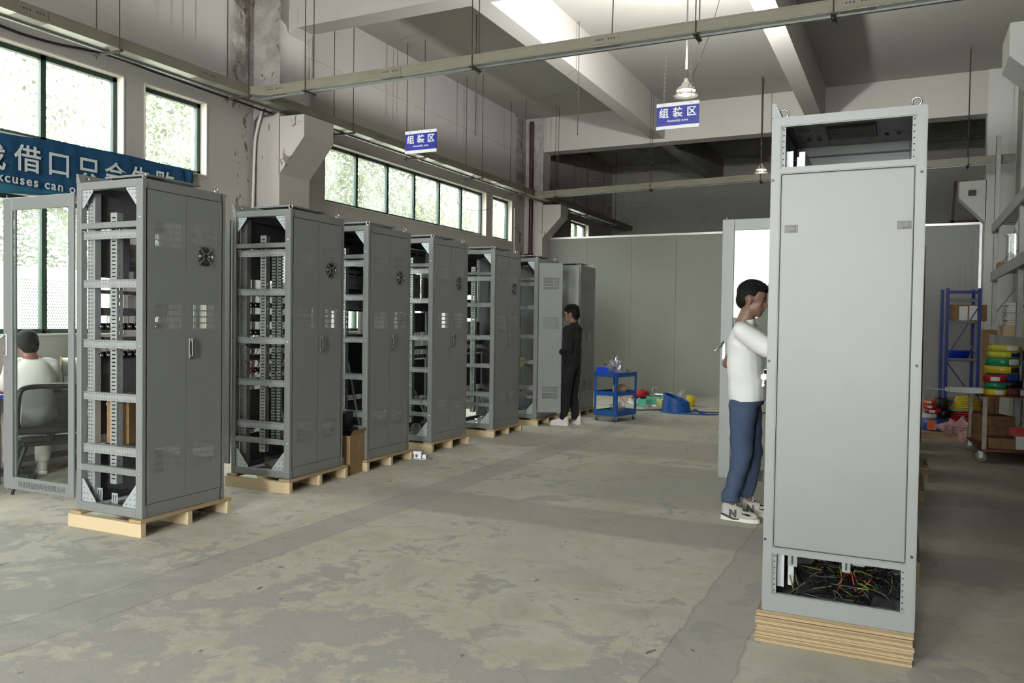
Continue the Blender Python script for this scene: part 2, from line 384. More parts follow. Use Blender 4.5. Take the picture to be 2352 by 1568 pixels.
def text_mesh(name, body, size, mat, parent, mtx, bold=0.0, ext=.0008, spacing=1.0, align='CENTER'):
    cu = bpy.data.curves.new('lettering', 'FONT'); cu.body = body; cu.size = size; cu.extrude = ext; cu.offset = bold; cu.space_character = spacing
    cu.align_x = align; cu.align_y = 'CENTER'; cu.resolution_u = 3
    to = bpy.data.objects.new('lettering', cu); COL.objects.link(to)
    dg = bpy.context.evaluated_depsgraph_get(); dg.update()
    me = bpy.data.meshes.new_from_object(to.evaluated_get(dg))
    bpy.data.objects.remove(to); bpy.data.curves.remove(cu)
    me.transform(mtx); me.materials.clear(); me.materials.append(MAT[mat])
    return ob(name, me, parent)
def catmull(pts, n=8):
    pts = [V(p) for p in pts]; o = []
    for i in range(len(pts)-1):
        a, b, c, d = pts[max(i-1, 0)], pts[i], pts[i+1], pts[min(i+2, len(pts)-1)]
        for k in range(n):
            t = k/n; o.append(.5*((2*b)+(c-a)*t+(2*a-5*b+4*c-d)*t*t+(3*b-a-3*c+d)*t**3))
    return o+[pts[-1]]
# ------------------------------------------------------------------ camera
def make_camera():
    f, p, r, yw, h = 1844.06, R(1.41248), R(.79576), R(26.12183), 1.42025
    fwd = V((-math.sin(yw)*math.cos(p), math.cos(yw)*math.cos(p), -math.sin(p)))
    r0 = V((math.cos(yw), math.sin(yw), 0)); u0 = r0.cross(fwd)
    ri = r0*math.cos(r)+u0*math.sin(r); up = -r0*math.sin(r)+u0*math.cos(r)
    cd = bpy.data.cameras.new('camera'); cd.sensor_width = 36; cd.sensor_fit = 'HORIZONTAL'; cd.lens = f/2352*36; cd.clip_start = .05; cd.clip_end = 200
    co = bpy.data.objects.new('camera', cd); COL.objects.link(co)
    m = M.Identity(4)
    for i, a in enumerate((ri, up, -fwd)):
        for k in range(3): m[k][i] = a[k]
    m.translation = V((0, 0, h)); co.matrix_world = m; S.camera = co
make_camera()
vs = S.view_settings; vs.view_transform = 'Standard'; vs.look = 'None'; vs.gamma = 1; vs.use_curve_mapping = False; vs.exposure = -0.5
S.cycles.use_denoising = True; S.cycles.use_adaptive_sampling = True; S.cycles.adaptive_threshold = .07; S.cycles.adaptive_min_samples = 12; S.cycles.max_bounces = 6; S.cycles.diffuse_bounces = 3; S.cycles.glossy_bounces = 3
S.cycles.transparent_max_bounces = 8; S.cycles.transmission_bounces = 6; S.cycles.caustics_reflective = False; S.cycles.caustics_refractive = False
S.cycles.sample_clamp_indirect = 6.0

# ------------------------------------------------------------------ light
SKY = 28.0
w = bpy.data.worlds.new('overcast_sky'); S.world = w; w.use_nodes = True; t = w.node_tree; t.nodes.clear()
bg = nd(t, 'ShaderNodeBackground', ins={0: (.92, .985, .93, 1), 1: SKY}); nd(t, 'ShaderNodeOutputWorld', ins={0: bg.outputs[0]})
def light(name, kind, loc, energy, col=(1, 1, 1), rot=None, size=None, **kw):
    l = bpy.data.lights.new(name, kind); l.energy = energy; l.color = col
    if kind == 'AREA' and size: l.shape = 'RECTANGLE'; l.size, l.size_y = size
    for k, v in kw.items(): setattr(l, k, v)
    o = bpy.data.objects.new(name, l); COL.objects.link(o); o.location = loc
    if rot: o.rotation_euler = rot
    return o
light('sun', 'SUN', (6, 6, 20), 9.0, (1, .97, .9), (R(18), R(28), 0), angle=R(8))
WIN = [(3.2, 5.705, 3.055, 3.885), (5.967, 6.80, 3.055, 3.885), (8.9, 13.67, 3.055, 3.885), (13.94, 14.79, 3.055, 3.885), (18.0, 19.2, 3.055, 3.885),
       (3.2, 5.705, 1.24, 2.53), (5.967, 6.80, 1.24, 2.53), (8.9, 13.67, 1.24, 2.53)]
for a, b, c, d in WIN:
    p = light('window_daylight', 'AREA', (-7.56, (a+b)/2, (c+d)/2), 1, (1, 1, 1), (0, R(-90), 0), (d-c, b-a)); p.data.cycles.is_portal = True
# area lights for the bright source inferred behind the camera; both openings are added
ADDED_GATE = (-1.05, .25, .3, 5.0); ADDED_BACKWIN = (-4.9, -2.7, 1.6, 4.6)
light('added_gate_light', 'AREA', ((ADDED_GATE[0]+ADDED_GATE[1])/2, -7.15, (ADDED_GATE[2]+ADDED_GATE[3])/2), 650, (1, .985, .97), (R(90), 0, 0), (ADDED_GATE[1]-ADDED_GATE[0], ADDED_GATE[3]-ADDED_GATE[2]))
light('added_backwin_light', 'AREA', ((ADDED_BACKWIN[0]+ADDED_BACKWIN[1])/2, -7.15, (ADDED_BACKWIN[2]+ADDED_BACKWIN[3])/2), 430, (.95, .98, 1), (R(90), 0, 0), (ADDED_BACKWIN[1]-ADDED_BACKWIN[0], ADDED_BACKWIN[3]-ADDED_BACKWIN[2]))
light('pendant_light', 'SPOT', (-2.3, 9.08, 4.30), 1050, (1, .98, .95), (R(180), 0, 0), shadow_soft_size=.05, spot_size=R(179), spot_blend=.10)
light('pendant_light', 'POINT', (-2.31, 14.4, 3.98), 6, (1, .96, .88), shadow_soft_size=.05)

# ------------------------------------------------------------------ room shell
YZ = lambda u, v, w_: V((-7.3-w_, u, v)); Y0, Y1, ZC = -7.2, 21.0, 5.68
st('floor', MB().box(-7.54, 3.0, -7.4, 21.2, -.12, 0), 'floor')
st('ceiling', MB().box(-7.6, 3.0, -7.4, 21.2, ZC, ZC+.2), 'ceiling')
st('wall_left', MB().holed(Y0, Y1, 0, ZC, [(a, b, c, d) for a, b, c, d in WIN], YZ, .24), 'wall')
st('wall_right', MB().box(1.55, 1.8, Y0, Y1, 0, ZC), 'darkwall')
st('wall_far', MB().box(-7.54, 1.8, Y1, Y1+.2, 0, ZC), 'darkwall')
st('wall_back', MB().holed(-7.54, 1.8, 0, ZC, [ADDED_GATE, ADDED_BACKWIN], lambda u, v, w_: V((u, -7.2-w_, v)), .2), 'wall')
st('added_shade_wall', MB().box(.32, .40, Y0, 1.85, 0, ZC), 'wall')  # added wall out of view, keeps the rear light off the right floor
def column(name, x0, x1, y0, y1, cx, mat='wall'):
    mb = MB().box(x0, x1, y0, y1, 0, ZC)
    s_ = 1 if cx > x1 else -1; xf = x1 if s_ > 0 else x0
    mb.prism([(xf-.01*s_, 3.17), (xf, 3.18), (cx, 3.60), (cx, 3.86), (xf-.01*s_, 3.87)], lambda u, v, w_: V((u, w_, v)), y0, y1)
    return st(name, mb, mat)
column('column_left', -7.3, -6.88, 7.545, 8.09, -6.50)
column('column_left', -7.3, -6.88, 15.4, 15.78, -6.47)
column('column_left', -7.3, -6.88, -.35, .2, -6.50)
column('column_right', 1.13, 1.55, 7.55, 8.1, .69, 'corbel')
column('column_right', 1.13, 1.55, 15.4, 15.78, .745, 'corbel')
st('beam_near', MB().box(-7.0, 1.4, 7.70, 7.98, 4.97, ZC).prism([(-6.89, 4.89), (-6.74, 4.975), (-6.74, 5.2), (-6.89, 5.2)], lambda u, v, w_: V((u, w_, v)), 7.69, 7.99), 'beam')
st('beam_far', MB().box(-7.0, 1.4, 15.42, 15.76, 4.965, ZC), 'beam')
st('beam_back', MB().box(-7.0, .35, -.2, .1, 4.97, ZC), 'beam')
for x0, x1 in ((-4.56, -4.31), (-1.65, -1.39)):
    st('beam_long', MB().box(x0, x1, 7.97, 15.43, 5.03, ZC), 'beam')
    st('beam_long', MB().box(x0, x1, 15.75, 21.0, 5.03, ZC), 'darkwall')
    st('beam_long', MB().box(x0, x1, .09, 7.71, 5.03, ZC), 'beam')
# faint render line along the wall under the ceiling
st('trim_wall', MB().box(-7.302, -7.288, 8.09, 15.4, 4.93, 4.945), 'wall')
# sandwich panel room in front of the far bay
pw = MB(); xs = [-6.94, -6.022, -5.065, -4.137, -3.19, -2.24, -1.29, -.34]
for a, b in zip(xs, xs[1:]): pw.box(a+.002, b-.002, 15.80, 15.85, .03, 3.19)
o = st('wall_panel', pw, 'panel')
st('trim_top', MB().box(-6.96, 1.13, 15.785, 15.865, 3.185, 3.222), 'alutrim', o)
st('trim_base', MB().box(-6.94, 1.10, 15.79, 15.86, 0, .035), 'panel', o)
st('trim_edge', MB().box(-6.975, -6.935, 15.785, 15.865, 0, 3.222), 'alutrim', o)
pg = MB()
for i in range(15):
    x = -.34+i*.096; pg.box(x+.002, x+.094, 15.80, 15.85, .03, 3.19).box(x-.004, x+.004, 15.806, 15.84, .03, 3.19)
o = st('wall_panel', pg, 'panelgrey'); st('trim_edge', MB().box(1.085, 1.125, 15.775, 15.865, 0, 3.222), 'alutrim', o)

# ------------------------------------------------------------------ windows
def window(i, a, b, c, d, mull):
    fr = MB(); X0, X1 = -7.45, -7.39; w_ = .05
    fr.box(X0, X1, a, b, d-w_, d).box(X0, X1, a, b, c, c+w_).box(X0, X1, a, a+w_, c, d).box(X0, X1, b-w_, b, c, d)
    for m_ in mull: fr.box(X0, X1, m_-.026, m_+.026, c, d)
    o = st('window_%d' % i, fr, 'wingreen')
    ys = [a+w_]+[m_ for m_ in mull]+[b-w_]
    for p, q in zip(ys, ys[1:]):
        st('window_pane', MB().box(-7.423, -7.418, p, q, c+.03, d-.03), 'winglass', o)
    rv = MB().box(-7.54, -7.285, a-.004, b+.004, c-.012, c+.004).box(-7.4, -7.292, b-.004, b+.01, c, d).box(-7.4, -7.292, a-.01, a+.004, c, d).box(-7.4, -7.292, a, b, d-.004, d+.01)
    st('window_reveal', rv, 'sill', o)
window(1, *WIN[0], (3.33, 4.12, 4.911)); window(2, *WIN[1], ()); window(3, *WIN[2], (9.749, 10.541, 11.315, 12.107, 12.88)); window(4, *WIN[3], ()); window(5, *WIN[4], (18.6,))
window(6, *WIN[5], (3.33, 4.12, 4.92)); window(7, *WIN[6], ()); window(8, *WIN[7], (9.749, 10.541, 11.315, 12.107, 12.88))

# ------------------------------------------------------------------ outside
st('ground_outside', MB().box(-40, -7.56, -10, 40, -.5, -.12), 'soil')
MAT['latchgrey'] = simple('latch_grey', (.125, .125, .125), .5)
fe = MB()
for i in range(24):
    y = -2+i*1.0; fe.box(-10.05, -10.0, y+.006, y+.994, -.2, 2.03).box(-10.1, -9.98, y-.03, y+.03, -.2, 2.06)
o = mk('site_fence', fe, 'whitefence'); tag(o, 'white sheet site fence outside beyond the lower windows', 'fence')
ho = MB()
for i in range(80):
    for j in range(17):
        y = 6.35+i*.034+(.017 if j % 2 else 0); z = 1.25+j*.038
        if (i//14) % 3 != 2: ho.box(-9.999, -9.996, y, y+.016, z, z+.018)
mk('punched_holes', ho, 'latchgrey', o)
def leaf_mesh(rx, ry, rz, n, size):
    mb = MB()
    for k in range(n):
        while True:
            p = V((random.uniform(-1, 1), random.uniform(-1, 1), random.uniform(-1, 1)))
            if .25 < p.length < 1: break
        p = V((p.x*rx, p.y*ry, p.z*rz)); a = V((random.gauss(0, 1), random.gauss(0, 1), random.gauss(0, 1))).normalized(); b = a.orthogonal().normalized(); s_ = size*random.uniform(.6, 1.3)
        mb.add([p-a*s_, p+b*s_*.5, p+a*s_, p-b*s_*.5], [(0, 1, 2, 3)])
    return mb.mesh('foliage', 'leaf', recalc=False)
LM = [leaf_mesh(1.7, 1.9, 2.0, 11000, .052), leaf_mesh(1.5, 1.7, 1.8, 9000, .055)]
tr = MB().tube([(0, 0, -.2), (.05, .02, 1.2), (-.1, .1, 2.4), (.1, .2, 3.8)], [.16, .13, .10, .06], 8).tube([(-.1, .1, 2.3), (.4, .5, 3.0), (.8, .9, 3.7)], [.07, .05, .03], 6).mesh('trunk', 'bark')
for i, (x, y, s_, lab) in enumerate(((-11.6, 3.0, 1.0, 'leafy green tree outside behind the near pair of windows'), (-12.6, 6.0, 1.15, 'leafy green tree outside left of the small square window'), (-11.8, 8.6, 1.05, 'leafy green tree outside seen through the small square window'),
        (-12.8, 11.4, 1.1, 'leafy green tree outside beside the near end of the long window row'), (-11.9, 14.2, 1.0, 'leafy green tree outside behind the near panes of the long window row'), (-12.9, 17.0, 1.15, 'leafy green tree outside behind the middle of the long window row'),
        (-12.0, 19.8, 1.0, 'leafy green tree outside behind the far panes of the long window row'), (-12.8, 22.8, 1.15, 'leafy green tree outside behind the far end of the long window row'), (-12.4, 27.0, 1.2, 'leafy green tree outside furthest along the yard'))):
    r_ = root('tree', (x, y, -.12), i*1.1, lab, 'tree', 'trees in the yard'); r_.scale = (s_, s_, s_)
    ob('trunk', tr, r_); f_ = ob('foliage', LM[i % 2], r_); f_.location = (0, .1, 3.7)
# ------------------------------------------------------------------ electrical cabinets
HX, HY, HH = .3085, .3613, 2.2
CACHE = {}
def cm(key, fn):
    if key not in CACHE: CACHE[key] = fn()
    return CACHE[key]
def mm(name, parts, bevel=0):
    mb = MB(); idx = []
    for b, _ in parts: mb.add(b.v, b.f); mb.s[-len(b.f):] = b.s; idx += [parts.index((b, _))]*len(b.f)
    me = bpy.data.meshes.new(name); me.from_pydata(mb.v, [], mb.f); me.polygons.foreach_set('use_smooth', mb.s); me.polygons.foreach_set('material_index', idx)
    bm = bmesh.new(); bm.from_mesh(me); bmesh.ops.recalc_face_normals(bm, faces=bm.faces); bm.to_mesh(me); bm.free()
    for _, m_ in parts: me.materials.append(MAT[m_])
    me.update(); return me
NEAR = lambda y: (lambda u, v, w_: V((u, y+w_, v)))
BACK = lambda x: (lambda u, v, w_: V((x-w_, u, v)))

def f_frame(side):
    b = MB(); L, Rr = .045, .058; B = .004
    for y0, y1 in ((-HY, -HY+.05), (HY-.05, HY)):
        if side and y0 < 0: continue
        b.cbox(-HX, -HX+L, y0, y1, 0, HH, B).cbox(HX-Rr, HX, y0, y1, 0, HH, B)
        b.cbox(-HX+L-.002, HX-Rr+.002, y0+(.002 if y0 < 0 else 0), y1-(.0 if y0 < 0 else .002), .001, .062, B).cbox(-HX+L-.002, HX-Rr+.002, y0+(.002 if y0 < 0 else 0), y1, 2.150, HH-.001, B)
    if side:
        b.cbox(-HX, -HX+L, -HY+.03, -HY+.06, 0, HH, B).cbox(HX-.02, HX, -HY+.03, -HY+.06, 0, HH, B)
    b.box(HX-.03, HX, -HY+.04, HY-.04, .002, .086).box(HX-.03, HX, -HY+.04, HY-.04, 2.140, HH-.002)
    b.box(-HX, -HX+.03, -HY+.04, HY-.04, .002, .075).box(-HX, -HX+.03, -HY+.04, HY-.04, 2.140, HH-.002)
    b.box(HX-.02, HX, -HY+.03, -HY+.038, .08, 2.15).box(HX-.02, HX, HY-.038, HY-.03, .08, 2.15)
    return b.mesh('frame', 'paint')
def rowholes(u0, u1, pitch, w_, v0, v1, horiz=True):
    n = int((u1-u0)/pitch); o = (u1-u0-(n-1)*pitch)/2
    return [((u0+o+i*pitch-w_/2, u0+o+i*pitch+w_/2, v0, v1) if horiz else (v0, v1, u0+o+i*pitch-w_/2, u0+o+i*pitch+w_/2)) for i in range(n)]
def f_rail(h):
    x0, x1 = -HX+.028, HX-.058
    rc = rowholes(x0, x1, .0245, .0055, h*.14, h*.14+.0055)+rowholes(x0, x1, .0245, .0055, h*.76, h*.76+.0055)
    b = MB().holed(x0, x1, 0, h, rc, NEAR(-HY+.022), .0018); b.box(x0, x1, -HY+.008, -HY+.05, h, h+.002).box(x0, x1, -HY+.022, -HY+.045, -.002, 0)
    return b.mesh('cross_rail', 'zinc')
def f_upright():
    x0, x1 = -.267, -.213
    rc = rowholes(.08, 2.12, .025, .009, x0+.009, x0+.018, False)+rowholes(.08, 2.12, .025, .009, x1-.018, x1-.009, False)
    b = MB().holed(x0, x1, .065, 2.14, rc, NEAR(-HY+.055), .002); b.box(x1, x1+.018, -HY+.056, -HY+.058, .065, 2.14).box(x0, x0+.002, -HY+.055, -HY+.10, .065, 2.14).box(x1+.016, x1+.018, -HY+.056, -HY+.10, .065, 2.14)
    return b.mesh('inner_upright', 'zinc')
def f_mid():
    x0, x1 = -.057, .003; rc = rowholes(.2, 1.99, .026, .008, x0+.013, x1-.013, False)
    b = MB().holed(x0, x1, .19, 2.0, rc, NEAR(-HY+.062), .002); b.box(x0, x0+.002, -HY+.063, -HY+.11, .19, 2.0)
    rc2 = [(a, b_, c, d) for a, b_, c, d in rowholes(.2, 1.99, .05, .022, -HY+.08, -HY+.086, False)]
    b.holed(-HY+.063, -HY+.11, .19, 2.0, rc2, lambda u, v, w_: V((x1-w_, u, v)), .002)
    return b.mesh('slotted_upright', 'zinc')
def f_bar(z0, z1): return MB().cbox(-HX+.040, HX-.056, -HY+.004, -HY+.04, z0, z1, .003).box(-HX+.06, HX-.06, -HY+.04, -HY+.07, z0, z0+.002).mesh('cross_bar', 'paint')
def f_bracket(sx, top):
    # triangular corner plate with holes
    x0 = -HX+.045 if sx < 0 else HX-.058; d = 1 if sx < 0 else -1; z0 = 2.15 if top else .062; dz = -1 if top else 1
    P = lambda u, v, w_: V((x0+d*u, -HY+.012+w_, z0+dz*v))
    k = .78 if top else 1; b = MB().prism([(0, 0), (.13*k, 0), (.13*k, .012), (.012, .15*k), (0, .15*k)], P, 0, .002)
    h = MB()
    for u, v in ((.018, .02), (.055, .02), (.095, .02), (.018, .055), (.018, .09), (.055, .055)):
        c = P(u*k, v*k, -.0005); h.lathe([(1e-4, 0), (.0045, 0), (.0045, .0004)], c, (0, -1, 0), 8, False)
    return mm('corner_bracket', [(b, 'bracket'), (h, 'dark')])
def slots(groups, n=22, y0=0.0, pitch=.0098, w_=.0046):
    rc = []
    for z0, rows in groups:
        for r_ in range(rows):
            for i in range(n): rc.append((y0+i*pitch, y0+i*pitch+w_, z0+r_*.0428, z0+r_*.0428+.0345))
    return rc
def f_leaf(w_, vy, groups):
    # door leaf: local y 0..w_, outer face at x = 0
    b = MB().holed(0, w_, .090, 2.134, slots(groups, 22, vy), BACK(0), .0016)
    for a, c in ((0, .002), (w_-.002, w_)): b.box(-.02, -.0005, a, c, .09, 2.134)
    b.box(-.02, -.0005, 0, w_, .09, .092).box(-.02, -.0005, 0, w_, 2.132, 2.134)
    return b.mesh('back_door', 'paint')
G1 = [(1.775, 4), (1.235, 4), (.283, 4)]; G2 = [(1.818, 3), (1.235, 4), (.283, 4)]
def f_handle():
    b = MB().cbox(0, .010, -.016, .016, 1.024, 1.172, .004).cbox(.010, .028, -.012, .012, 1.145, 1.170, .004).cbox(.020, .030, -.008, .008, 1.045, 1.160, .003)
    b.cyl((.008, 0, 1.05), (.014, 0, 1.05), .008, n=12); return b.mesh('swing_handle', 'chrome')
def f_fan():
    b = MB().lathe([(.0670, -.001), (.0665, .004), (.062, .004), (.0605, .0006), (1e-4, .0006)], (0, 0, 0), (1, 0, 0), 32, False)
    b.cyl((.0005, 0, 0), (.004, 0, 0), .022, n=20)
    for k in range(7):
        a = 2*PI*k/7; u = V((0, math.cos(a), math.sin(a))); w_ = V((0, -math.sin(a), math.cos(a)))
        b.add([u*.02+V((.0012, 0, 0)), u*.056-w_*.012+V((.0012, 0, 0)), u*.056+w_*.014+V((.0035, 0, 0)), u*.02+w_*.008+V((.0035, 0, 0))], [(0, 1, 2, 3)])
    g = MB()
    for r_ in (.028, .038, .048, .057, .064): g.torus((.006, 0, 0), (1, 0, 0), r_, .0008, 28, 5)
    for k in range(4):
        a = PI/4+k*PI/2; g.tube([(.006, .02*math.cos(a), .02*math.sin(a)), (.006, .086*math.cos(a), .086*math.sin(a))], .0022, 6)
        g.cyl((.002, .084*math.cos(a), .084*math.sin(a)), (.009, .084*math.cos(a), .084*math.sin(a)), .004, n=8)
    g.torus((.0065, 0, 0), (1, 0, 0), .018, .0012, 20, 5)
    return b.mesh('fan', 'black'), g.mesh('fan_guard', 'chrome')
def f_roof():
    b = MB().box(-HX+.003, HX-.003, -HY+.003, HY-.003, HH-.004, HH+.001)
    return b.mesh('roof_sheet', 'paint')
def f_lid():
    b = MB().box(-.157, .217, -.262, .215, 2.246, 2.250)
    b.box(-.157, -.155, -.262, .215, 2.238, 2.246).box(.215, .217, -.262, .215, 2.238, 2.246).box(-.157, .217, -.262, -.260, 2.236, 2.246).box(-.157, .217, .213, .215, 2.238, 2.246)
    for x in (-.13, .19):
        for y in (-.235, .19): b.cyl((x, y, 2.2), (x, y, 2.247), .006, n=8)
    return b.mesh('raised_lid', 'paint')
def f_lip(): return MB().prism([(-HX, 2.2), (-HX, 2.264), (-HX+.017, 2.262), (-HX+.042, 2.2)], lambda u, v, w_: V((u, w_, v)), -HY, HY).mesh('front_lip', 'paint')
def f_eye(): return MB().torus((0, 0, .026), (0, 1, .25), .0175, .0042, 20, 8).cyl((0, 0, 0), (0, 0, .010), .010, .008, 12).mesh('eye_bolt', 'chrome')
def f_base(): return MB().box(-HX+.02, HX-.02, -HY+.02, HY-.02, .03, .034).mesh('floor_sheet', 'paint_in')
def f_screws():
    b = MB()
    for x in (-HX+.012, HX-.028):
        for z in (.29, 1.12, 1.954): b.lathe([(1e-4, .002), (.005, .0015), (.007, 0)], (x, -HY, z), (0, -1, 0), 10)
    return b.mesh('panel_screws', 'chrome')
# open glass door, hinge at x = 0, swings out along -x; closed = rotated -90 degrees
DW = .727
def f_gframe():
    b = MB(); t = .02
    b.cbox(-DW, -DW+.095, -t, 0, .078, 2.135, .004).cbox(-.052, 0, -t, 0, .078, 2.135, .004)
    b.cbox(-DW+.094, -.051, -t+.002, 0, .079, .165, .003).cbox(-DW+.094, -.051, -t+.002, 0, 2.045, 2.134, .003)
    for x in (-DW+.10, -.07): b.box(x-.008, x+.008, 0, .012, .12, 2.09)
    b.cyl((-DW+.03, -.01, .06), (-DW+.03, -.01, .08), .005, n=8).cyl((-DW+.03, -.01, 2.133), (-DW+.03, -.01, 2.155), .004, n=8)
    return b.mesh('glass_door', 'paint')
def f_gpane(): return MB().box(-DW+.090, -.048, -.013, -.009, .16, 2.05).mesh('glass_pane', 'doorglass')
def f_ghandle():
    b = MB().cbox(-DW+.018, -DW+.045, -.028, -.02, 1.02, 1.175, .004)
    b.tube([(-DW+.03, -.035, 1.165), (-DW+.01, -.06, 1.14), (-DW-.03, -.075, 1.09)], [.010, .010, .007], 8).cyl((-DW+.031, -.028, 1.045), (-DW+.031, -.038, 1.045), .011, n=12)
    return b.mesh('swing_handle', 'chrome')
def f_ghandle_closed():
    b = MB().cbox(-DW+.018, -DW+.045, -.030, -.02, 1.02, 1.175, .004).cbox(-DW+.02, -DW+.043, -.055, -.028, 1.145, 1.172, .005).cbox(-DW+.023, -DW+.040, -.058, -.048, 1.04, 1.16, .004)
    return b.mesh('swing_handle', 'chrome')
XF = -HX+.08; YA, YB = -HY+.075, HY-.075
yy = lambda f: YA+(YB-YA)*f
def f_blank(z0, z1, a, b_, mat='module', cut=True):
    b = MB().cbox(XF-.004, XF, yy(a), yy(b_), z0, z1, .001).box(XF, XF+.012, yy(a), yy(b_), z0, z0+.002).box(XF, XF+.012, yy(a), yy(b_), z1-.002, z1)
    return b.mesh('blanking_panel', mat)
def f_vbox(z0, z1, a, b_, mat='cream'):
    b = MB().cbox(XF-.22, XF-.06, yy(a), yy(b_), z0, z1, .004); d = MB()
    w_ = yy(b_)-yy(a)
    for g in (.55, .12):
        for r_ in range(2):
            for i in range(20): d.box(XF-.0605, XF-.0595, yy(a)+w_*(.1+.04*i), yy(a)+w_*(.1+.04*i)+.0035, z0+(z1-z0)*(g+r_*.16), z0+(z1-z0)*(g+r_*.16+.13))
    return mm('vented_power_unit', [(b, mat), (d, 'dark')])
def f_device(z0, z1, a, b_, mat='module'):
    b = MB().cbox(XF-.06, XF+.04, yy(a), yy(b_), z0, z1, .004); d = MB(); w_ = yy(b_)-yy(a)
    for i in range(3): d.box(XF+.0395, XF+.041, yy(a)+w_*(.08+.31*i), yy(a)+w_*(.30+.31*i), z0+(z1-z0)*.72, z0+(z1-z0)*.80)
    d.cyl((XF+.04, yy(a)+.02, z0+.03), (XF+.043, yy(a)+.02, z0+.03), .005, n=8)
    return mm('rack_device', [(b, mat), (d, 'black')])
def f_rackrail(z0, z1):
    b = MB().cbox(XF-.02, XF+.02, YA, YB, z0, z1, .002); d = MB(); n = 26
    for i in range(n): d.box(XF+.0195, XF+.0212, yy((i+.3)/n), yy((i+.55)/n), z1-.010, z1-.005).box(XF+.0195, XF+.0212, yy((i+.3)/n), yy((i+.55)/n), z0+.004, z0+.008)
    return mm('mounting_rail', [(b, 'module'), (d, 'chrome')])
def f_fusebar(z0, z1):
    b = MB().cbox(XF-.004, XF, YA, YB, z0, z1, .001).box(XF, XF+.012, YA, YB, z1-.002, z1); d = MB()
    for i in range(10):
        y = yy((i+.5)/10); d.tube(catmull([(XF+.02, y, (z0+z1)/2+.02), (XF+.03, y-.012, z1+.03), (XF+.02, y+.01, z1+.055), (XF-.02, y+.03, z1+.05)], 4), .0022, 5)
    return mm('fuse_strip', [(b, 'module'), (d, 'black')])
def f_fuse():
    return mm('fuse_holder', [(MB().lathe([(1e-4, 0), (.021, 0), (.021, .030), (.017, .034), (.012, .034)], (0, 0, 0), (1, 0, 0), 14), 'black'), (MB().lathe([(.012, .034), (.010, .040), (1e-4, .041)], (0, 0, 0), (1, 0, 0), 12), 'chrome')])
def f_duct():
    b = MB().box(.055, .057, -HY+.075, -HY+.13, .28, 1.93)
    n = 66
    for i in range(n):
        z = .29+i*(1.63/n); b.box(.055, .095, -HY+.073, -HY+.075, z, z+.015).box(.093, .095, -HY+.073, -HY+.10, z, z+.015)
        b.box(.105, .145, -HY+.083, -HY+.085, z, z+.015).box(.143, .145, -HY+.083, -HY+.11, z, z+.015)
    b.box(.105, .107, -HY+.085, -HY+.14, .28, 1.93)
    return b.mesh('cable_duct', 'traygrey')
def f_sideplate():
    rc = [(-.2655, .268, 1.980, 2.158), (-.2655, .268, .290, 1.951), (-.2655, .268, .083, .260)]
    b = MB().holed(-HX, HX, 0, HH, rc, NEAR(-HY), .03)
    return b.mesh('side_frame', 'paint', .004, 2)
def f_sidepanel(): return MB().cbox(-.2635, .266, -HY+.004, -HY+.02, .292, 1.949, .004).mesh('side_panel', 'paint_dim')
def f_latch():
    b = MB().cbox(-.027, .027, -.0025, 0, -.017, .017, .001); d = MB().cbox(-.006, .018, -.0045, -.002, -.010, .010, .001)
    e = MB().box(.0175, .0195, -.0046, -.002, -.011, .011).box(-.006, .0195, -.0046, -.002, -.0125, -.0105)
    return mm('latch', [(b, 'latchgrey'), (d, 'latchgrey'), (e, 'dark')])
def f_strip(z0, z1):
    x0, x1 = 0, .016; n = 7; rc = [(.0045, .0105, z0+.008+i*(z1-z0-.022)/(n-1), z0+.014+i*(z1-z0-.022)/(n-1)) for i in range(n)]
    b = MB().holed(x0, x1, z0, z1, rc, NEAR(-HY+.012), .002); d = MB().box(x0, x1, -HY+.022, -HY+.024, z0, z1)
    return mm('punched_strip', [(b, 'paint'), (d, 'black')])
def f_plainside(sg):
    y = sg*HY; return MB().box(-HX+.04, HX-.05, y-(.01 if sg > 0 else -.004), y+(-.004 if sg > 0 else .01), .06, 2.152).mesh('side_panel', 'paint')

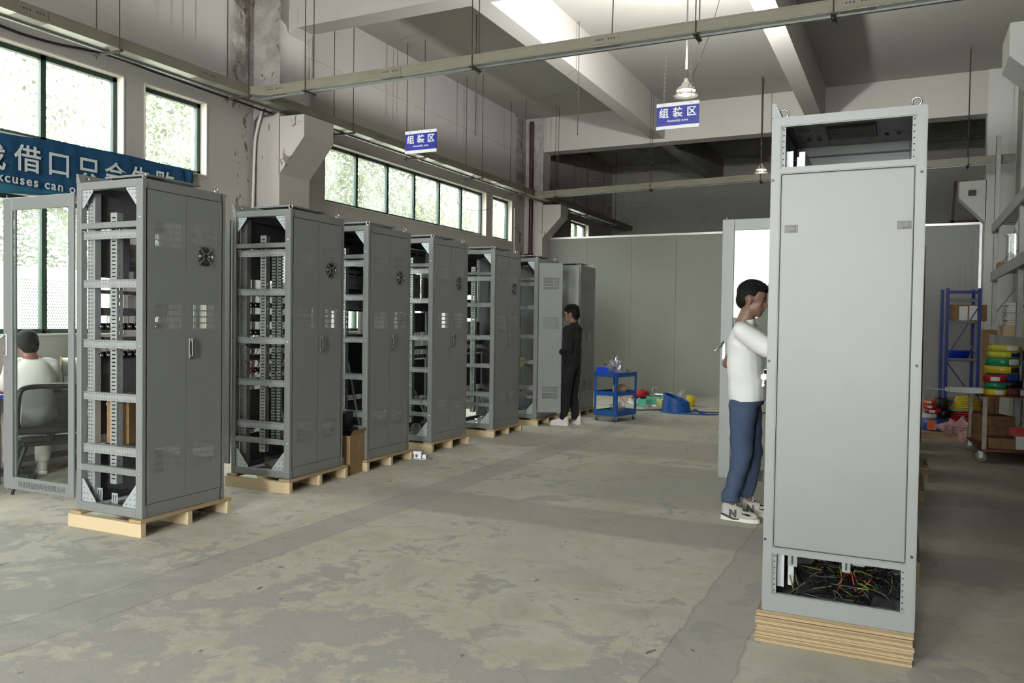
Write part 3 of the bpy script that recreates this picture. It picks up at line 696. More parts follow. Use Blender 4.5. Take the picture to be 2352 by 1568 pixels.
def cabinet(B, th, zb, label, mods=(), front='open', side='open', back='closed', fans=True, duct=False, group='grey electrical cabinets', leaf=(0, 0), lid=True, grip=True):
    ux = V((math.cos(th), math.sin(th), 0)); uy = V((-math.sin(th), math.cos(th), 0))
    c = V((B[0], B[1], 0))-ux*HX+uy*HY; c.z = zb
    t = root('electrical_cabinet', c, th, label, 'electrical cabinet', group)
    P = lambda n, k, fn, par=t: ob(n, cm(k, fn), par)
    P('frame', ('frame', side == 'panel'), lambda: f_frame(side == 'panel')); P('roof_sheet', 'roof', f_roof); P('floor_sheet', 'base', f_base); P('front_lip', 'lip', f_lip)
    if lid: P('raised_lid', 'lid', f_lid)
    for x in (-HX+.045, HX-.042):
        for y in (-HY+.05, HY-.05):
            e = P('eye_bolt', 'eye', f_eye); e.location = (x, y, HH)
    if side == 'open':
        P('panel_screws', 'screws', f_screws)
        for z0, z1 in ((1.892, 1.931), (.272, .316)): P('cross_bar', ('bar', z0), lambda: f_bar(z0, z1))
        for z0, h_ in ((1.824, .05), (1.502, .05), (1.102, .05), (.752, .05), (.396, .056)):
            r_ = P('cross_rail', ('rail', h_), lambda: f_rail(h_)); r_.location.z = z0
        P('inner_upright', 'upr', f_upright); P('slotted_upright', 'mid', f_mid)
        for sx in (-1, 1):
            for tp in (0, 1): P('corner_bracket', ('brk', sx, tp), lambda: f_bracket(sx, tp))
    elif side == 'panel':
        P('side_frame', 'sideplate', f_sideplate); sp = P('side_panel', 'sidepanel', f_sidepanel)
        for x in (-.218, .231):
            l = P('latch', 'latch', f_latch, sp); l.location = (x, -HY+.004, 1.708)
        for z0, z1 in ((1.980, 2.158), (.083, .260)):
            for x in (-.2655, .252): s_ = P('punched_strip', ('strip', z0), lambda: f_strip(z0, z1)); s_.location.x = x
        sc = P('screw_holes', 'holes7', lambda: MB().add([], []).mesh('x', 'black') if False else f_holes())
    if side == 'open':  # dark sheets added to block light behind the upper and lower vent slots
        P('vent_blocker', 'inner1', lambda: MB().box(-HX+.05, HX-.06, HY-.055, HY-.052, 1.43, 2.14).mesh('vent_blocker', 'paint_in'))
        P('vent_blocker', 'inner2', lambda: MB().box(-HX+.05, HX-.06, HY-.055, HY-.052, .40, 1.21).box(-HX+.05, -HX+.30, HY-.055, HY-.052, 1.21, 1.43).mesh('vent_blocker', 'paint_in'))
        P('vent_blocker', 'inner3', lambda: MB().box(-HX+.05, HX-.06, HY-.055, HY-.052, .06, .30).mesh('vent_blocker', 'paint_in'))
    if side == 'plain':
        P('side_panel', 'plainside', lambda: f_plainside(-1))
    if back == 'closed':
        a, b_ = leaf
        d1 = P('back_door', 'leaf1', lambda: f_leaf(.319, .062, G1)); d1.location = (HX+.001, -HY+.041, 0); d1.rotation_euler.z = -a
        d2 = P('back_door', 'leaf2', lambda: f_leaf(.321, .060, G2)); d2.location = (HX+.001, -HY+.364+(.321 if b_ else 0), 0)
        if b_:
            d2.data = cm('leaf2flip', lambda: flipped(CACHE['leaf2'])); d2.rotation_euler.z = b_
        sg = -1 if b_ else 1; hy = .031 if not b_ else -.29
        if grip: h_ = P('swing_handle', 'handle', f_handle, d2); h_.location = (.001, hy, 0)
        if fans:
            fm = cm('fan', f_fan); f_ = ob('fan', fm[0], d2); f_.location = (.002, .165, 1.738); g = ob('fan_guard', fm[1], d2); g.location = (.002, .165, 1.738)
    gd = P('glass_door', 'gframe', f_gframe); gd.location = (-HX-.004, -HY, 0); P('glass_pane', 'gpane', f_gpane, gd)
    if front == 'open': P('swing_handle', 'ghandle', f_ghandle, gd)
    else:
        P('swing_handle', 'ghandlec', f_ghandle_closed, gd); gd.rotation_euler.z = R(-90); gd.location = (-HX+.022, -HY+.032, 0); gd.scale.x = .93
    for m_ in mods:
        k = m_[0]
        if k == 'fuse':
            s_ = P('fuse_strip', ('fuse',)+m_[1:3], lambda: f_fusebar(m_[1], m_[2]))
            for i in range(10):
                q = P('fuse_holder', 'fuseh', f_fuse, s_); q.location = (XF, yy((i+.5)/10), (m_[1]+m_[2])/2)
        elif k == 'rail': P('mounting_rail', m_, lambda: f_rackrail(*m_[1:]))
        elif k == 'blank': P('blanking_panel', m_, lambda: f_blank(*m_[1:]))
        elif k == 'vbox': P('vented_power_unit', m_, lambda: f_vbox(*m_[1:]))
        elif k == 'dev': P('rack_device', m_, lambda: f_device(*m_[1:]))
        elif k == 'rod': P('copper_bar', m_, lambda: MB().box(.205, .225, -HY+.13, -HY+.135, m_[1], m_[2]).mesh('copper_bar', 'copper'))
        elif k == 'wires':
            b = MB()
            rr = random.Random(3)
            for i in range(26):
                y = yy(rr.random()); z = m_[1]
                b.tube(catmull([(XF+.02, y, z-.03), (XF+.05, y+rr.uniform(-.03, .03), z+.04), (XF+.03, y+rr.uniform(-.06, .06), z+.09), (XF-.02, y+.05, z+.10)], 4), .0028, 5)
            ob('wiring', b.mesh('wiring', m_[2]), t)
    if duct: P('cable_duct', 'duct', f_duct)
    return t
def f_holes():
    b = MB()
    for x in (-.299, .291):
        for z in (.322, 1.122, 1.924): b.lathe([(1e-4, .0004), (.0065, .0004), (.0065, 0)], (x, -HY, z), (0, -1, 0), 10, False)
    return b.mesh('screw_holes', 'black')
def flipped(me):
    m2 = me.copy(); m2.transform(M.Scale(-1, 4, (0, 1, 0))); m2.flip_normals(); return m2

def pallet(B, th, zb, label):
    ux = V((math.cos(th), math.sin(th), 0)); uy = V((-math.sin(th), math.cos(th), 0)); c = V((B[0], B[1], 0))-ux*HX+uy*HY; c.z = 0
    t = root('pallet', c, th, label, 'pallet', 'wooden pallets under the left row of cabinets')
    for y in (-HY-.035, -.01, HY-.005):
        e = ob('bearer', cm('bearer', lambda: MB().cbox(-.345, .342, 0, .042, 0, 1, .003).mesh('bearer', 'pine')), t); e.location.y = y; e.scale.z = zb-.021
    for x, w_ in ((-.325, .10), (.225, .11)):
        e = ob('deck_board', cm('deck', lambda: MB().cbox(0, 1, -HY-.028, HY+.045, 0, .02, .002).mesh('deck_board', 'pallet_top')), t); e.location = (x, 0, zb-.0205); e.scale.x = w_
    return t

C1M = [('blank', 1.93, 2.13, 0, 1), ('blank', 1.575, 1.875, 0, .50), ('vbox', 1.62, 1.83, .42, .98), ('dev', 1.52, 1.63, .48, 1), ('rail', 1.465, 1.49), ('dev', 1.35, 1.465, .55, 1), ('rail', 1.315, 1.37),
       ('fuse', 1.215, 1.265), ('rail', 1.135, 1.17), ('fuse', 1.02, 1.07), ('blank', .50, 1.02, 0, 1), ('blank', .09, .44, 0, 1), ('rod', .62, 1.65)]
C2M = [('blank', 1.90, 2.13, 0, 1), ('blank', 1.64, 1.87, 0, .6), ('rail', 1.50, 1.565), ('fuse', 1.40, 1.445), ('rail', 1.28, 1.345), ('fuse', 1.165, 1.215), ('rail', 1.05, 1.11), ('wires', 1.0, 'black'), ('rail', .95, 1.0),
       ('fuse', .845, .89), ('wires', .86, 'redwire'), ('rail', .73, .80), ('blank', .36, .70, 0, 1), ('dev', .45, .55, .5, 1), ('blank', .09, .33, 0, 1)]
C3M = [('dev', 1.9, 2.13, 0, 1), ('blank', 1.40, 1.86, 0, 1), ('dev', 1.62, 1.82, .15, .95, 'mirror_sheet'), ('dev', 1.42, 1.55, .2, .95, 'mirror_sheet'), ('rail', 1.12, 1.17), ('dev', .80, 1.10, .2, .9, 'black'), ('blank', .55, .8, 0, 1), ('dev', .60, .75, .5, .9), ('rod', .5, .6), ('blank', .09, .5, 0, 1)]
C4M = [('dev', 1.88, 2.12, 0, .9, 'mirror_sheet'), ('vbox', 1.55, 1.85, .05, .98), ('dev', 1.42, 1.52, 0, 1), ('blank', 1.18, 1.40, 0, 1), ('fuse', 1.10, 1.14), ('rail', .98, 1.02), ('fuse', .88, .92), ('blank', .44, .86, 0, 1), ('blank', .09, .40, 0, 1)]
C5M = [('blank', 1.66, 2.13, 0, .75), ('blank', 1.36, 1.6, .1, .8), ('dev', 1.14, 1.32, .4, .8), ('rail', 1.02, 1.08), ('fuse', .92, .97), ('blank', .5, .9, .1, 1), ('rail', .38, .44)]
C6M = [('blank', 1.72, 2.13, 0, .6), ('dev', 1.22, 1.4, .3, .8, 'black'), ('rod', .4, 1.7), ('blank', .85, 1.1, 0, .6), ('wires', .7, 'yellow'), ('dev', .08, .3, .1, .5, 'black')]
LEFT = [((-4.4075, 3.5858), .0297, .1077, 'nearest grey electrical cabinet in the left row, glass door swung open toward the seated man', C1M, {}),
        ((-4.4884, 5.0573), .0319, .1087, 'second grey cabinet in the left row, holding slotted grey cable ducts', C2M, dict(duct=True)),
        ((-4.5242, 6.1533), .0056, .1024, 'third grey cabinet in the left row, brown carton standing against its open side', C3M, {}),
        ((-4.5691, 7.3692), -.0339, .1065, 'fourth grey cabinet in the left row, small metal bracket on the floor before it', C4M, {}),
        ((-4.5206, 8.7173), -.0078, .0962, 'fifth grey cabinet in the left row, last one with a round fan', C5M, {}),
        ((-4.5143, 9.9845), 0, .0927, 'sixth grey cabinet in the left row, back doors open before the man in black', C6M, dict(leaf=(R(62), R(96)), fans=False)),
        ((-4.4238, 11.3636), .05, .0860, 'last grey cabinet in the left row, nearest the blue tool cart', [('blank', .4, 2.1, 0, 1)], dict(side='plain', front='closed', fans=False))]
PL = ['wooden pallet under the nearest cabinet of the left row', 'wooden pallet under the second cabinet of the left row', 'wooden pallet beside the brown carton, under the third left cabinet', 'wooden pallet just past the metal bracket on the floor',
      'wooden pallet under the fifth cabinet of the left row', 'wooden pallet beside the white shoes of the man in black', 'wooden pallet under the last left cabinet, nearest the blue cart']
CABS = []
for (B, th, zb, lab, mods, kw), pl in zip(LEFT, PL):
    CABS.append(cabinet(B, th, zb, lab, mods, **kw)); pallet(B, th, zb, pl)
c1 = CABS[0]
for y in (-HY+.11, -HY+.30): mk('support_rail', MB().box(-HX+.09, HX-.06, y-.015, y+.015, .436, .440).box(-HX+.09, HX-.06, y-.015, y-.012, .40, .44), 'zinc', c1)
for x, hgt in ((-.175, .145), (-.03, .125)):
    b = MB().holed(x-.028, x+.028, .034, hgt, [(x-.016, x-.006, hgt-.06, hgt-.012), (x+.006, x+.016, hgt-.06, hgt-.012)], NEAR(-HY+.075), .003); b.box(x-.028, x+.028, -HY+.075, -HY+.12, .034, .038); mk('cable_bracket', b, 'bracket', c1)
# lettering on the bottom rail of the open door of the nearest cabinet
gd = [c for c in CABS[0].children if c.name.startswith('glass_door')][0]
text_mesh('lettering', '河北冠益信科技有限公司', .047, 'doortext', gd, M.Translation((-.325, -.0185, .118)) @ M.Rotation(R(90), 4, 'X'), 0, .0004, .90)
# right row
RB = (.0614, 3.7310)
rc = cabinet(RB, .0108, .1386, 'large light grey cabinet with two latches standing nearest in the right row', [('blank', 1.2, 1.9, 0, 1), ('blank', .5, 1.1, 0, 1)], 'closed', 'panel', fans=False, lid=False, grip=False, group='light grey cabinets of the right row')
r2 = cabinet((.07, 4.95), .0, .13, 'grey cabinet hidden behind the large near one, the man in white works beside it', [], 'closed', 'panel', fans=False, lid=False, grip=False, group='light grey cabinets of the right row')
r3 = cabinet((.02, 6.50), .0, .12, 'grey cabinet behind the man in white, its bright glass door swung open', [], 'open', 'panel', fans=False, lid=False, grip=False, group='light grey cabinets of the right row')
r4 = cabinet((.06, 7.26), .0, .122, 'grey cabinet on the plywood slab third behind the large right cabinet', [], 'closed', 'panel', fans=False, lid=False, grip=False, group='light grey cabinets of the right row')
r5 = cabinet((.08, 8.36), .0, .115, 'grey cabinet on the far plywood slab of the right row', [], 'closed', 'panel', fans=False, lid=False, grip=False, group='light grey cabinets of the right row')
r6 = cabinet((.07, 9.45), .0, .0005, 'added unseen grey cabinet shading the trolley, in line with the right row', [], 'closed', 'panel', fans=False, lid=False, grip=False, group='light grey cabinets of the right row')  # this cabinet and the next are added unseen, to shade the trolley side
r7 = cabinet((.07, 10.38), .0, .0005, 'added unseen grey cabinet shading the coils, just before the brown board', [], 'closed', 'panel', fans=False, lid=False, grip=False, group='light grey cabinets of the right row')
# details inside the openings of the near right cabinet
def rc_part(n, mb, mat): return mk(n, mb, mat, rc)
rf = MB().box(-HX+.05, HX-.05, HY-.10, HY-.06, 2.0, 2.085).box(-HX+.05, HX-.05, HY-.08, HY-.055, 1.93, 1.97)
rc_part('roof_beam', rf, 'paint'); rc_part('side_panel', MB().box(-HX+.03, HX-.03, HY-.01, HY-.006, .06, 2.15), 'paint')
hb = MB()
for i in range(9):
    x = -.2+i*.05; hb.lathe([(1e-4, 0), (.010, 0), (.010, .002)], (x, .12, 2.194), (0, 0, -1), 10, False)
rc_part('knockout_holes', hb, 'black')
fg = MB().box(-.10, .10, -.12, .10, 2.186, 2.195); rc_part('roof_fan_grille', fg, 'black')
fs = MB()
for i in range(14): fs.box(-.10, .10, -.115+i*.0155, -.112+i*.0155, 2.180, 2.186)
for x in (-.104, .100): fs.box(x, x+.006, -.12, .10, 2.176, 2.195)
rc_part('grille_slats', fs, 'dark')
rc_part('inner_upright', MB().box(-.262, -.222, -HY+.06, -HY+.064, .10, 2.06).box(-.21, -.185, -HY+.10, -HY+.16, .10, 2.04), 'zinc')
rc_part('rack_post', MB().box(-.185, -.175, -HY+.10, -HY+.45, .3, 2.06).box(-.20, -.175, -HY+.09, -HY+.10, .3, 2.06), 'zinc')
rc_part('cable_bracket', MB().box(-.205, -.165, -HY+.035, -HY+.038, .205, .262).box(-.205, -.203, -HY+.035, -HY+.08, .205, .262), 'paint')
rc_part('cable_bracket', MB().box(.02, .055, -HY+.035, -HY+.038, .21, .268).box(.053, .055, -HY+.035, -HY+.08, .21, .268).box(.06, .11, -HY+.07, -HY+.075, .235, .262), 'paint')
rc_part('bracket_slot', MB().box(-.189, -.181, -HY+.0345, -HY+.0352, .215, .252), 'black'); rc_part('bracket_slot', MB().box(.034, .042, -HY+.0345, -HY+.0352, .22, .258), 'black')
rr = random.Random(5)
for n, mat, cnt, r_ in (('black_wiring', 'black', 34, .004), ('green_wiring', 'darklime', 7, .0028), ('red_wiring', 'red', 2, .0026)):
    b = MB()
    for i in range(cnt):
        p0 = V((rr.uniform(-.16, .22), rr.uniform(-.25, .2), .05)); pts = [p0]
        for k in range(5): pts.append(V((max(-.2, min(.25, pts[-1].x+rr.uniform(-.12, .14))), max(-HY+.05, min(HY-.06, pts[-1].y+rr.uniform(-.12, .12))), rr.uniform(.045, .17 if mat != 'black' else .15))))
        b.tube(catmull(pts, 6), r_, 6)
    rc_part(n, b, mat)
# the key ring hanging from the lock of the near right cabinet
k = MB().torus((-HX-.075, HY-.10, 1.045), (0, 1, .2), .008, .0012, 16, 6).cyl((-HX-.058, HY-.07, 1.055), (-HX-.082, HY-.07, 1.055), .010, n=12)
keys = root('key_ring', rc.matrix_basis @ V((-HX-.075, HY-.22, 1.050)), 0, 'pair of small keys hanging from the lock of the large right cabinet', 'keys')
def keymesh(z, tilt):
    b = MB(); mt = M.Rotation(tilt, 4, 'Y'); b.cbox(-.011, .011, -.002, .002, -.022, 0, .003, mt).box(-.003, .003, -.0012, .0012, -.048, -.022, mt).box(.003, .006, -.001, .001, -.045, -.038, mt); return b
kk = mk('key', keymesh(0, R(-90)), 'chrome', keys); kk.location = (.005, 0, .012)
kk = mk('key', keymesh(0, R(6)), 'chrome', keys); kk.location = (-.004, 0, -.012); keys.scale = (1.35, 1.35, 1.35)
mk('ring', MB().torus((0, 0, -.004), (0, 1, 0), .009, .0012, 16, 6), 'chrome', keys)
mk('lock_barrel', MB().cyl((.02, 0, .012), (.045, 0, .012), .008, n=12), 'chrome', keys)
# plywood under the right row
pi = 0
def ply(x0, x1, y0, y1, z0, z1, lab, th=0):
    global pi
    b = MB().cbox(-(x1-x0)/2, (x1-x0)/2, -(y1-y0)/2, (y1-y0)/2, 0, z1-z0, .0015)
    o = mk('plywood_board', b, 'ply'); o.location = ((x0+x1)/2, (y0+y1)/2, z0); o.rotation_euler.z = th
    tag(o, lab, 'plywood board', 'plywood boards stacked under the right row'); return o
for i, (z0, z1, lab) in enumerate(((0, .032, 'lowest plywood board of the stack under the large right cabinet'), (.0322, .062, 'second plywood board up under the large right cabinet'), (.0622, .084, 'middle plywood board of the stack under the large right cabinet'), (.0842, .112, 'plywood board second from the top under the large right cabinet'), (.1122, .1384, 'topmost plywood board directly carrying the large right cabinet'))):
    d = .004*((i*7) % 3-1); ply(-.582+d, .056+d, 3.725-(.010 if i < 4 else 0)+d*.5, 4.47, z0, z1, lab, .0108)
ply(-.56, .10, 4.92, 5.75, 0, .1298, 'thick plywood slab hidden behind the large right cabinet'); ply(-.62, .03, 6.46, 7.12, 0, .119, 'thick plywood slab below the cabinet with the bright open door')
ply(-.50, .163, 7.135, 7.95, 0, .062, 'lower plywood slab showing past the right edge of the large cabinet'); ply(-.50, .163, 7.14, 7.95, .0622, .122, 'upper plywood slab showing past the right edge of the large cabinet'); ply(-.50, .216, 8.285, 9.05, 0, .115, 'far plywood slab showing past the right edge of the large cabinet')
bb = mk('brown_board', MB().cbox(-.11, .20, 0, .035, 0, 2.42, .003), 'brownboard'); bb.location = (0, 11.2, 0); tag(bb, 'tall narrow dark brown board standing behind the large right cabinet', 'board')
# ------------------------------------------------------------------ cable trays overhead
def tray(name_label, p, q, w_, hgt, zt, plates, group='overhead beige cable trays', zt2=None):
    p, q = V((p[0], p[1], 0)), V((q[0], q[1], 0)); L = (q-p).length; ang = math.atan2(q.y-p.y, q.x-p.x)
    t = root('cable_tray', (p.x, p.y, zt), ang, name_label, 'cable tray', group)
    if zt2 is not None: t.rotation_euler = (0, -math.asin((zt2-zt)/L), ang)
    # front edge runs along local x at y = 0, body extends to +y
    mk('tray_body', MB().cbox(0, L, 0, w_, -hgt, 0, .004), 'tray', t)
    mk('tray_lid', MB().box(0, L, -.003, w_+.003, -.012, .003), 'tray', t)
    mk('lower_channel', MB().box(0, L, w_-.035, w_-.003, -hgt-.022, -hgt), 'traygrey', t)
    mk('bottom_plate', MB().box(0, L, .006, w_-.04, -hgt-.003, -hgt+.001), 'tray_bottom', t)
    for x in plates:
        b = MB().box(x-.13, x+.13, -.0045, -.001, -hgt*.85, -.01).box(x-.13, x+.13, .01, w_-.04, -hgt-.006, -hgt-.002); d = MB()
        for k in range(6):
            u = x+(-.085+.028*k if k < 3 else .03+.028*(k-3)); d.lathe([(1e-4, .0008), (.0095, .0008), (.0095, 0)], (u, -.0045, -hgt*.45), (0, -1, 0), 10, False)
        for u in (x-.115, x+.115): d.lathe([(1e-4, .0008), (.004, .0008), (.004, 0)], (u, -.0045, -hgt*.45), (0, -1, 0), 8, False)
        ob('joint_plate', mm('joint_plate', [(b, 'tray'), (d, 'dark')]), t)
    return t
MAT['tray_bottom'] = simple('tray_bottom_plate', (.40, .40, .33), .36, .4, .12, 3)
# along the left wall: front face at x = -6.68 looking +x. local x runs along -y so that the front faces +x
tray('long beige cable tray running along the left window wall', (-6.68, -6.5), (-6.68, 20.9), .195, .10, 4.03, [y+6.5 for y in (4.35, 6.25, 7.35, 9.35, 11.0, 13.1, 14.4)])
t2 = tray('near beige cable tray crossing the hall above the blue signs', (-6.70, 6.93), (1.4, 6.93), .11, .092, 4.025, [.30, 1.86, 4.2, 6.3])
t3 = tray('far beige cable tray crossing the hall beyond the signs', (-6.70, 14.67), (1.4, 14.05), .11, .10, 4.02, [.25, 2.35, 3.95, 5.4])
for k, (tt, a) in enumerate(((t2, 0), (t3, 0))):
    mk('corner_gusset', MB().prism([(0, -.13), (.17, 0), (.17, .11), (0, .24)], lambda u, v, w_: V((u, v, w_)), -.098, -.004), 'tray', tt)
hangn = 0
def trapeze(front, back, zb, label, ztop=ZC, zl=None):
    f, b_ = V(front), V(back)
    r_ = root('tray_hanger', (f.x, f.y, zb), 0, label, 'tray hanger', 'threaded rod hangers carrying the cable trays')
    mb = MB(); d = V((b_.x-f.x, b_.y-f.y, 0)); e = d.normalized()*.03
    mk('threaded_rod', MB().tube([(0, 0, -.03), (0, 0, ztop-zb)], .0055, 6), 'rodsteel', r_)
    mk('threaded_rod', MB().tube([(d.x, d.y, -.03), (d.x, d.y, ztop-zb)], .0055, 6), 'rodsteel', r_)
    n = V((-d.y, d.x, 0)).normalized()*.018
    a, c = -e, d+e
    mk('crossbar', MB().add([a-n, c-n, c+n, a+n, a-n+V((0, 0, .016)), c-n+V((0, 0, .016)), c+n+V((0, 0, .016)), a+n+V((0, 0, .016))], [(3, 2, 1, 0), (4, 5, 6, 7), (0, 1, 5, 4), (1, 2, 6, 5), (2, 3, 7, 6), (3, 0, 4, 7)]), 'rodsteel', r_)
NEARTO = ['above the near large window', 'just before the plastered column with the white conduit', 'above the near end of the long window row', 'above the left blue sign', 'above the middle of the long window row', 'above the last narrow window', 'next to the dark red pipe', 'first one beyond the far column', 'deepest in the dark far bay']
for y, lab in zip((5.16, 6.80, 8.69, 10.44, 12.30, 14.05, 15.62, 17.4, 19.4), NEARTO):
    trapeze((-6.655, y), (-6.975, y), 3.888, 'rod hanger of the wall cable tray '+lab)
for x, lab in zip((-5.95, -3.87, -1.68, -.58), ('nearest the corner with the wall tray', 'between the two blue signs', 'just past the right blue sign', 'furthest along the tray from the wall')):
    trapeze((x, 6.915), (x, 7.055), 3.895, 'rod hanger of the near crossing tray, '+lab, 5.68)
for x, lab in zip((-6.27, -4.31, -2.31, .79), ('beside the far column', 'above the middle of the panel wall', 'at the small dark pendant lamp', 'right of the large grey cabinet')):
    y = 14.67-(x+6.68)*.0766
    trapeze((x, y-.015), (x, y+.13), 3.885, 'rod hanger of the far crossing tray, '+lab)
for (x, y, z, lab) in ((-5.466, 9.884, 4.018, 'loose rusty rod hanging from the ceiling, free end above the long window row'), (-4.26, 10.706, 4.088, 'loose rusty rod hanging from the ceiling right of the left blue sign'), (-2.46, 6.99, 4.03, 'rusty rod above the near crossing tray between the signs')):
    o = mk('ceiling_rod', MB().tube([(0, 0, 0), (.01, 0, .4), (0, 0, ZC-z)], .0055, 6).cyl((0, 0, 0), (0, 0, .012), .010, n=6), 'rodsteel'); o.location = (x, y, z); tag(o, lab, 'rod', 'loose rods on the ceiling')

# ------------------------------------------------------------------ hanging signs
def sign(x, label):
    W_, H_ = .375, .231; t = root('hanging_sign', (x, 7.0, 3.134), R(.0), label, 'sign', 'blue assembly area signs')
    mk('sign_board', MB().cbox(-W_/2, W_/2, -.004, .004, .030, H_-.030, .001), 'signblue', t)
    mk('edge_strip', MB().cbox(-W_/2-.003, W_/2+.003, -.007, .007, H_-.032, H_, .002), 'signwhite', t); mk('edge_strip', MB().cbox(-W_/2-.003, W_/2+.003, -.007, .007, 0, .032, .002), 'signwhite', t)
    RX = M.Rotation(R(90), 4, 'X')
    text_mesh('lettering', '组 装 区', .088, 'signwhite', t, M.Translation((0, -.0055, .137)) @ RX, .0021, .0006, 1.12)
    text_mesh('lettering', 'Assembly area', .030, 'signwhite', t, M.Translation((0, -.0055, .073)) @ RX, .0006, .0006, 1.06)
    for sx in (-.125, .118):
        b = MB(); z0, z1 = H_-.012, 3.91-3.134; n = 30
        for i in range(n):
            z = z0+(z1-z0)*(i+.5)/n; dx = -sx*.12*i/n
            b.torus((sx+dx-sx*0, .0, z), (1, 0, 0) if i % 2 else (0, 1, 0), .0075, .0017, 8, 4)
        mk('chain', b, 'zinc', t); mk('eyelet', MB().cyl((sx, -.009, H_-.014), (sx, -.006, H_-.014), .006, n=10), 'copper', t)
    return t
sign(-4.503, 'blue hanging sign on the left, in front of the window wall tray'); sign(-1.843, 'blue hanging sign on the right, under the bright pendant lamp')

# ------------------------------------------------------------------ pendant lamps
def lamp(x, y, z, s_, label, zc):
    t = root('pendant_lamp', (x, y, z), 0, label, 'pendant lamp', 'pendant lamps on long rods')
    mk('hood', MB().lathe([(.03*s_, .155*s_), (.045*s_, .15*s_), (.055*s_, .12*s_), (.10*s_, .085*s_), (.115*s_, .060*s_), (.108*s_, .060*s_), (.05*s_, .11*s_), (.02*s_, .14*s_)], n=32), 'hood', t)
    mk('reflector_dish', MB().lathe([(.085*s_, .045*s_), (.13*s_, .012*s_), (.152*s_, 0), (.155*s_, -.004*s_), (.150*s_, -.006*s_), (.128*s_, .006*s_), (.082*s_, .04*s_)], n=32), 'hood', t)
    for k in range(3):
        a = 2*PI*k/3; mk('stay', MB().tube([(.10*s_*math.cos(a), .10*s_*math.sin(a), .03*s_), (.11*s_*math.cos(a), .11*s_*math.sin(a), .064*s_)], .004*s_, 6), 'zinc', t)
    mk('bulb', MB().lathe([(1e-4, -.005*s_), (.035*s_, .005*s_), (.05*s_, .035*s_), (.035*s_, .075*s_), (.018*s_, .10*s_), (.018*s_, .13*s_)], n=20), 'bulb', t)
    mk('rod', MB().tube([(0, 0, .14*s_), (0, 0, zc-z)], .010, 8), 'greypipe', t)
    mk('socket_cap', MB().lathe([(1e-4, .20*s_), (.02*s_, .20*s_), (.032*s_, .15*s_), (.032*s_, .14*s_)], n=16), 'hood', t)
lamp(-2.3, 9.08, 4.0, 1.0, 'large lit pendant lamp hanging above the right blue sign', ZC); lamp(-2.31, 14.40, 4.05, .82, 'small dark pendant lamp far back over the far crossing tray', ZC)
o = mk('stay_wire', MB().tube([(-2.28, 9.0, 4.02), (-2.02, 8.95, 4.6), (-1.70, 8.9, ZC)], .004, 6), 'rodsteel'); tag(o, 'thin slanting wire beside the rod of the lit pendant lamp', 'wire')

# ------------------------------------------------------------------ banner on the window wall
def banner():
    nx, nz = 60, 10; vs_, fs = [], []
    top = [(3.6, 2.99), (4.412, 3.026), (4.983, 3.066), (5.643, 3.080), (6.2, 3.07), (6.554, 3.062)]; bot = [(3.6, 2.46), (4.411, 2.497), (5.126, 2.573), (5.7, 2.70), (6.2, 2.84), (6.554, 2.93)]
    def ev(L, y):
        for (a, za), (b, zb_) in zip(L, L[1:]):
            if y <= b: return za+(zb_-za)*(y-a)/(b-a)
        return L[-1][1]
    for i in range(nx+1):
        y = 3.6+(6.554-3.6)*i/nx; zt, zb_ = ev(top, y), ev(bot, y)
        if y > 5.2: zb_ = zb_*.35+ (2.575+.06*(y-5.2))*.65 if y < 6.35 else 2.75+.18*(y-6.35)/.2
        for j in range(nz+1):
            z = zt+(zb_-zt)*j/nz; w_ = .012*math.sin(y*9+z*7)*(j/nz)+.006*math.sin(y*31)
            if y > 6.3: w_ += .02*math.sin((y-6.3)*40+z*12)
            vs_.append((-7.245+w_, y, z))
    for i in range(nx):
        for j in range(nz): a = i*(nz+1)+j; fs.append((a, a+1, a+nz+2, a+nz+1))
    b = MB().add(vs_, fs, True); me = b.mesh('banner', 'banner'); o = ob('banner', me)
    sm = o.modifiers.new('thick', 'SOLIDIFY'); sm.thickness = .002
    tag(o, 'blue cloth banner with large white lettering under the left windows', 'banner')
    RY = M(((0, 0, 1, 0), (1, 0, 0, 0), (0, 1, 0, 0), (0, 0, 0, 1)))
    for ch, y, z in zip('找借口只会失败', (4.33, 4.655, 4.955, 5.262, 5.56, 5.86, 6.16), (2.80, 2.825, 2.830, 2.835, 2.835, 2.84, 2.85)):
        text_mesh('lettering', ch, .255, 'bannertext', o, M.Translation((-7.224, y, z)) @ RY, .0032, .001)
    text_mesh('lettering', 'excuses can only fail', .118, 'bannertext', o, M.Translation((-7.222, 4.30, 2.640)) @ RY @ M.Rotation(R(-.6), 4, 'Z'), .002, .001, 1.22, 'LEFT')
banner()

# ------------------------------------------------------------------ pipes and cables on the walls
o = mk('downpipe', MB().cyl((-7.12, 15.33, 0), (-7.12, 15.33, 5.60), .042, n=20).cyl((-7.12, 15.33, 2.78), (-7.12, 15.33, 2.86), .06, n=20).tube([(-7.12, 15.33, 2.8), (-7.25, 15.3, 2.8)], .045, 12), 'redpipe'); tag(o, 'dark red pipe standing in the far corner beside the column', 'pipe')
o = mk('conduit', MB().tube(catmull([(-7.10, 7.50, 4.0), (-7.20, 7.50, 3.72), (-7.235, 7.5, 3.5), (-7.24, 7.48, 2.8), (-7.25, 7.46, 2.0), (-7.25, 7.45, 0)], 6), .017, 10), 'pvc'); tag(o, 'slanting white conduit running down the left wall beside the column', 'conduit')
o = mk('steel_pipe', MB().tube([(-6.95, 7.51, 3.90), (-7.20, 7.515, 3.885), (-7.255, 7.515, 3.84), (-7.262, 7.515, 0)], .013, 8).tube([(-7.0, 7.51, 3.90), (-6.90, 7.51, 3.94)], .02, 8), 'greypipe'); tag(o, 'thin dark bent pipe on the near column under the wall tray', 'pipe')
